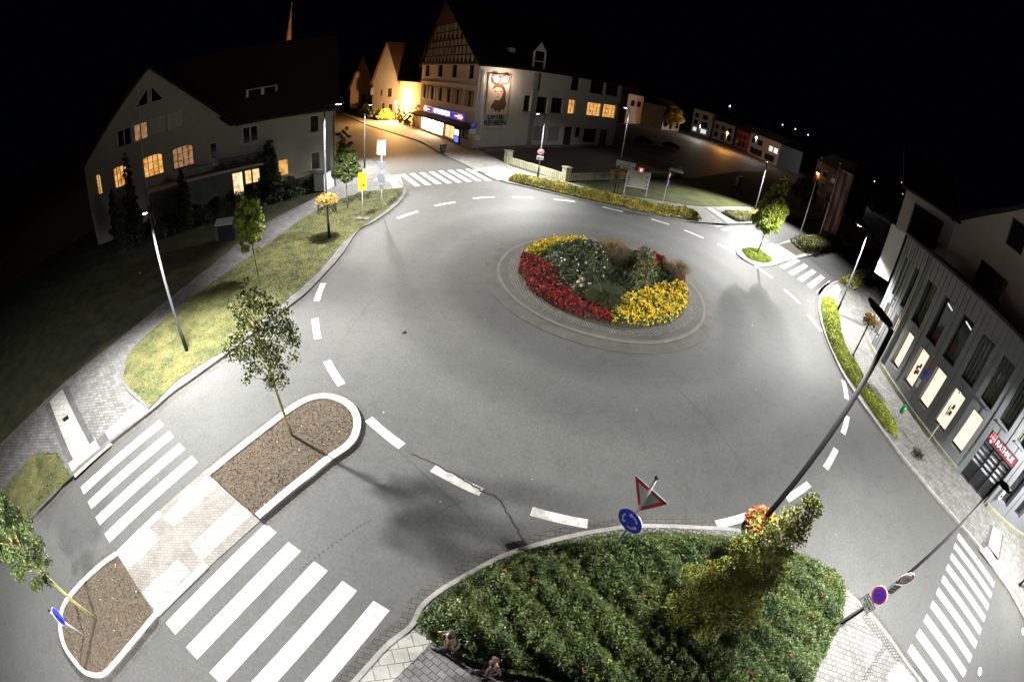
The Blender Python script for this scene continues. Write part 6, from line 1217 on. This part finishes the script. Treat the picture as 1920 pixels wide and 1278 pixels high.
# front garden of the gable house: shrubs, small conifers and a fence
for i, (p, R, h, lb, m) in enumerate([((708, 222), 2.4, 2.2, 'left rounded shrub before the steep gable house', M_LEAF_D), ((722, 225), 2.2, 2.4, 'right rounded shrub before the steep gable house', M_LEAF_Y2), ((692, 216), 3.2, 3.0, 'dark shrub at the left corner of the steep gable house', M_LEAF_B)]):
    shrub(G(*p), R, h, lb, [(m, 2), (M_LEAF_D, 1)], 1500, .2, seed=30 + i, group='front garden of the gable house')
for i, (p, lb) in enumerate([((748, 231), 'left small conifer behind the garden fence'), ((756, 233), 'middle small conifer behind the garden fence'), ((764, 235), 'right small conifer behind the garden fence')]):
    tree(G(*p), lb, .2, [4, 3.6, 4.4][i], lambda f: .8 * (1.02 - f * .75), 900, .16, M_LEAF_D, .06, group='front garden of the gable house', sub=10, cr=.55, seed=40 + i, name='conifer', cat='conifer')
f = Fac(G(766, 238), G(783, 244)); fe_ = thing('garden_fence', 'low brown rail fence between the conifers and the shop', 'fence', (*G(766, 238), .1)); fo = (*G(766, 238), 0)
for k in range(4): MB(fo).fbox(f.p, f.L * k / 3 - .06, f.L * k / 3 + .06, 0, 1.2, .3, .42).build('post', M_SHUT, fe_)
for z in (.4, 1.0): MB(fo).fbox(f.p, 0, f.L, z, z + .1, .33, .39).build('rail', M_SHUT, fe_)
# bus stop with its round symbol and the dark shelter posts
b = G(1547, 398); t = thing('bus_stop_sign', 'white board with a green and yellow round symbol left of the banner foot', 'bus stop sign', (*b, .08)); n = toC(b); nv = Vector((*n, 0)).normalized()
for s in (-.5, .5): rv = Vector((0, 0, 1)).cross(nv); MB().tube([tuple(rv * s), tuple(rv * s + Vector((0, 0, 2.2)))], .05, 6).build('leg', M_WPOLE, t)
o = MB().plate((0, 0, 3.2), nv, rectp(1.9, 2.2), .1).build('board', M_SWHT, t); q = MB().plate(tuple(nv * .06 + Vector((0, 0, 2.9)) - rv * .25), nv, circ(.45, 20), .02).build('round_symbol', mat('symbol_green', (.05, .22, .03), .5), o); MB().plate(tuple(nv * .075 + Vector((0, 0, 2.9)) - rv * .25), nv, circ(.33, 20), .006).build('symbol_face', M_SYEL, q)

# ================================================================== two pedestrians below, beside the rose bed
def person(loc, az, label, jacket, trousers, hairm, pose):
    t = thing('person', label, 'person', (*loc, .1), az)
    J = {'pelvis': (0, 0, .93, .135, .11), 'belly': (.01, 0, 1.06, .135, .105), 'chest': (.02, 0, 1.28, .165, .12), 'neck0': (.01, 0, 1.46, .075, .07), 'neck': (.02, 0, 1.53, .055, .055), 'head0': (.035, 0, 1.60, .075, .085), 'head1': (.03, 0, 1.69, .08, .098), 'head2': (.02, 0, 1.765, .05, .06)}
    for sd, nm in ((1, 'l'), (-1, 'r')):
        st = pose['stride'] * sd; ar = -pose['stride'] * sd * pose.get('arm', 1)
        J.update({'hip' + nm: (0, .09 * sd, .90, .09, .09), 'knee' + nm: (st * .45 + .05, .10 * sd, .50, .06, .065), 'ank' + nm: (st * .95 - (.05 if st < 0 else 0), .10 * sd, .10, .042, .045), 'toe' + nm: (st * .95 + .17, .11 * sd, .045, .04, .03),
                  'sh' + nm: (.01, .175 * sd, 1.42, .068, .065), 'elb' + nm: (ar * .3 - .03, .235 * sd, 1.13, .045, .045), 'wri' + nm: (ar * .6 + .10, .22 * sd, .90, .03, .027), 'palm' + nm: (ar * .68 + .13, .215 * sd, .83, .036, .018)})
        for k in range(4):      # fingers, slightly curled, unequal
            b0 = J['palm' + nm]; x0 = b0[0] + .028 - k * .018; L_ = (.072, .082, .076, .06)[k]
            J['f%d%s' % (k, nm)] = (x0 + .012, b0[1] - .004 * sd, b0[2] - .045, .0095, .0095); J['g%d%s' % (k, nm)] = (x0 + .018, b0[1] - .018 * sd, b0[2] - .045 - L_ * .7, .008, .008)
        b0 = J['palm' + nm]; J['t0' + nm] = (b0[0] + .042, b0[1] - .012 * sd, b0[2] + .01, .011, .011); J['t1' + nm] = (b0[0] + .06, b0[1] - .022 * sd, b0[2] - .035, .009, .009)
    E_ = [('pelvis', 'belly'), ('belly', 'chest'), ('chest', 'neck0'), ('neck0', 'neck'), ('neck', 'head0'), ('head0', 'head1'), ('head1', 'head2')]
    for nm in 'lr':
        E_ += [('pelvis', 'hip' + nm), ('hip' + nm, 'knee' + nm), ('knee' + nm, 'ank' + nm), ('ank' + nm, 'toe' + nm), ('neck0', 'sh' + nm), ('sh' + nm, 'elb' + nm), ('elb' + nm, 'wri' + nm), ('wri' + nm, 'palm' + nm), ('palm' + nm, 't0' + nm), ('t0' + nm, 't1' + nm)]
        for k in range(4): E_ += [('palm' + nm, 'f%d%s' % (k, nm)), ('f%d%s' % (k, nm), 'g%d%s' % (k, nm))]
    K = list(J); me = D.meshes.new('body'); me.from_pydata([J[k][:3] for k in K], [(K.index(a), K.index(b)) for a, b in E_], [])
    o = D.objects.new('tmp', me); COL.objects.link(o); m = o.modifiers.new('skin', 'SKIN'); m.use_smooth_shade = True; sv = me.skin_vertices[0].data
    for i, k in enumerate(K): sv[i].radius = J[k][3:5]; sv[i].use_root = (i == 0)
    s = o.modifiers.new('sub', 'SUBSURF'); s.levels = 2; s.render_levels = 2
    bpy.context.view_layer.update(); bm_ = D.meshes.new_from_object(o.evaluated_get(bpy.context.evaluated_depsgraph_get())); D.objects.remove(o)
    bm_.name = 'body'; bm_.materials.clear(); skin = mat('skin', (.45, .27, .19), .6)
    for m_ in (skin, jacket, trousers, M_BLK): bm_.materials.append(m_)
    hands = [J['palml'], J['palmr']]
    for p in bm_.polygons:
        c = p.center; hd = min((Vector(c) - Vector(h[:3])).length for h in hands) < .085 or min(Vector((c[0] - h[0], c[1] - h[1], 0)).length for h in hands) < .07 and c[2] < .87
        p.material_index = 0 if (c[2] > 1.50 or hd) else (3 if c[2] < .11 else (2 if c[2] < .88 else 1))
    b_ = D.objects.new('body', bm_); COL.objects.link(b_); b_.parent = t
    hb = MB(); hb.ball((.012, 0, 1.715), .112, 14, 9, 1.0); hb.v = [(x if x < .06 else .06, y, z if not (x > .03 and z < 1.70) else 1.70) for x, y, z in hb.v]; hb.build('hair', hairm, t, True)
    MB().tube([(.105, 0, 1.69), (.135, 0, 1.655), (.11, 0, 1.645)], [.008, .016, .01], 6).build('nose', skin, t, True)
    for sd in (-1, 1): MB().ball((.095, .032 * sd, 1.695), .011, 6, 5).build('eye', M_BLK, t); MB().ball((.02, .083 * sd, 1.665), .02, 6, 5, 1.6).build('ear', skin, t)
    MB().box((.108, 0, 1.612), (.012, .045, .01)).build('mouth', M_SRED, t)
    sh = MB()
    for nm in 'lr': a, b = J['ank' + nm], J['toe' + nm]; MB().tube([(a[0] - .06, a[1], .045), (a[0], a[1], .05), (b[0], b[1], .035), (b[0] + .07, b[1], .03)], [.04, .052, .045, .02], 8).build('shoe', M_BLK, t, True)
    # hem of the jacket
    MB().tube([(0, 0, .84), (0, 0, .90), (0, 0, 1.0)], [.19, .185, .16], 16, False).build('jacket_hem', jacket, t, True)
    return t
person((-.53, 2.46), 2.95, 'person in a tan and black jacket at the lower left edge of the rose bed', mat('tan_jacket', (.075, .045, .027), .85, .5, 5, .3, 30), mat('black_trousers', (.012, .012, .013), .85), mat('dark_hair', (.02, .013, .01), .7), dict(stride=.33))
person((.42, 1.92), -.5, 'person in a reddish brown coat on the pavement at the bottom of the picture', mat('red_brown_coat', (.07, .03, .026), .85, .4, 5, .3, 30), mat('dark_trousers', (.02, .02, .03), .85), mat('brown_hair', (.025, .012, .008), .7), dict(stride=.26))
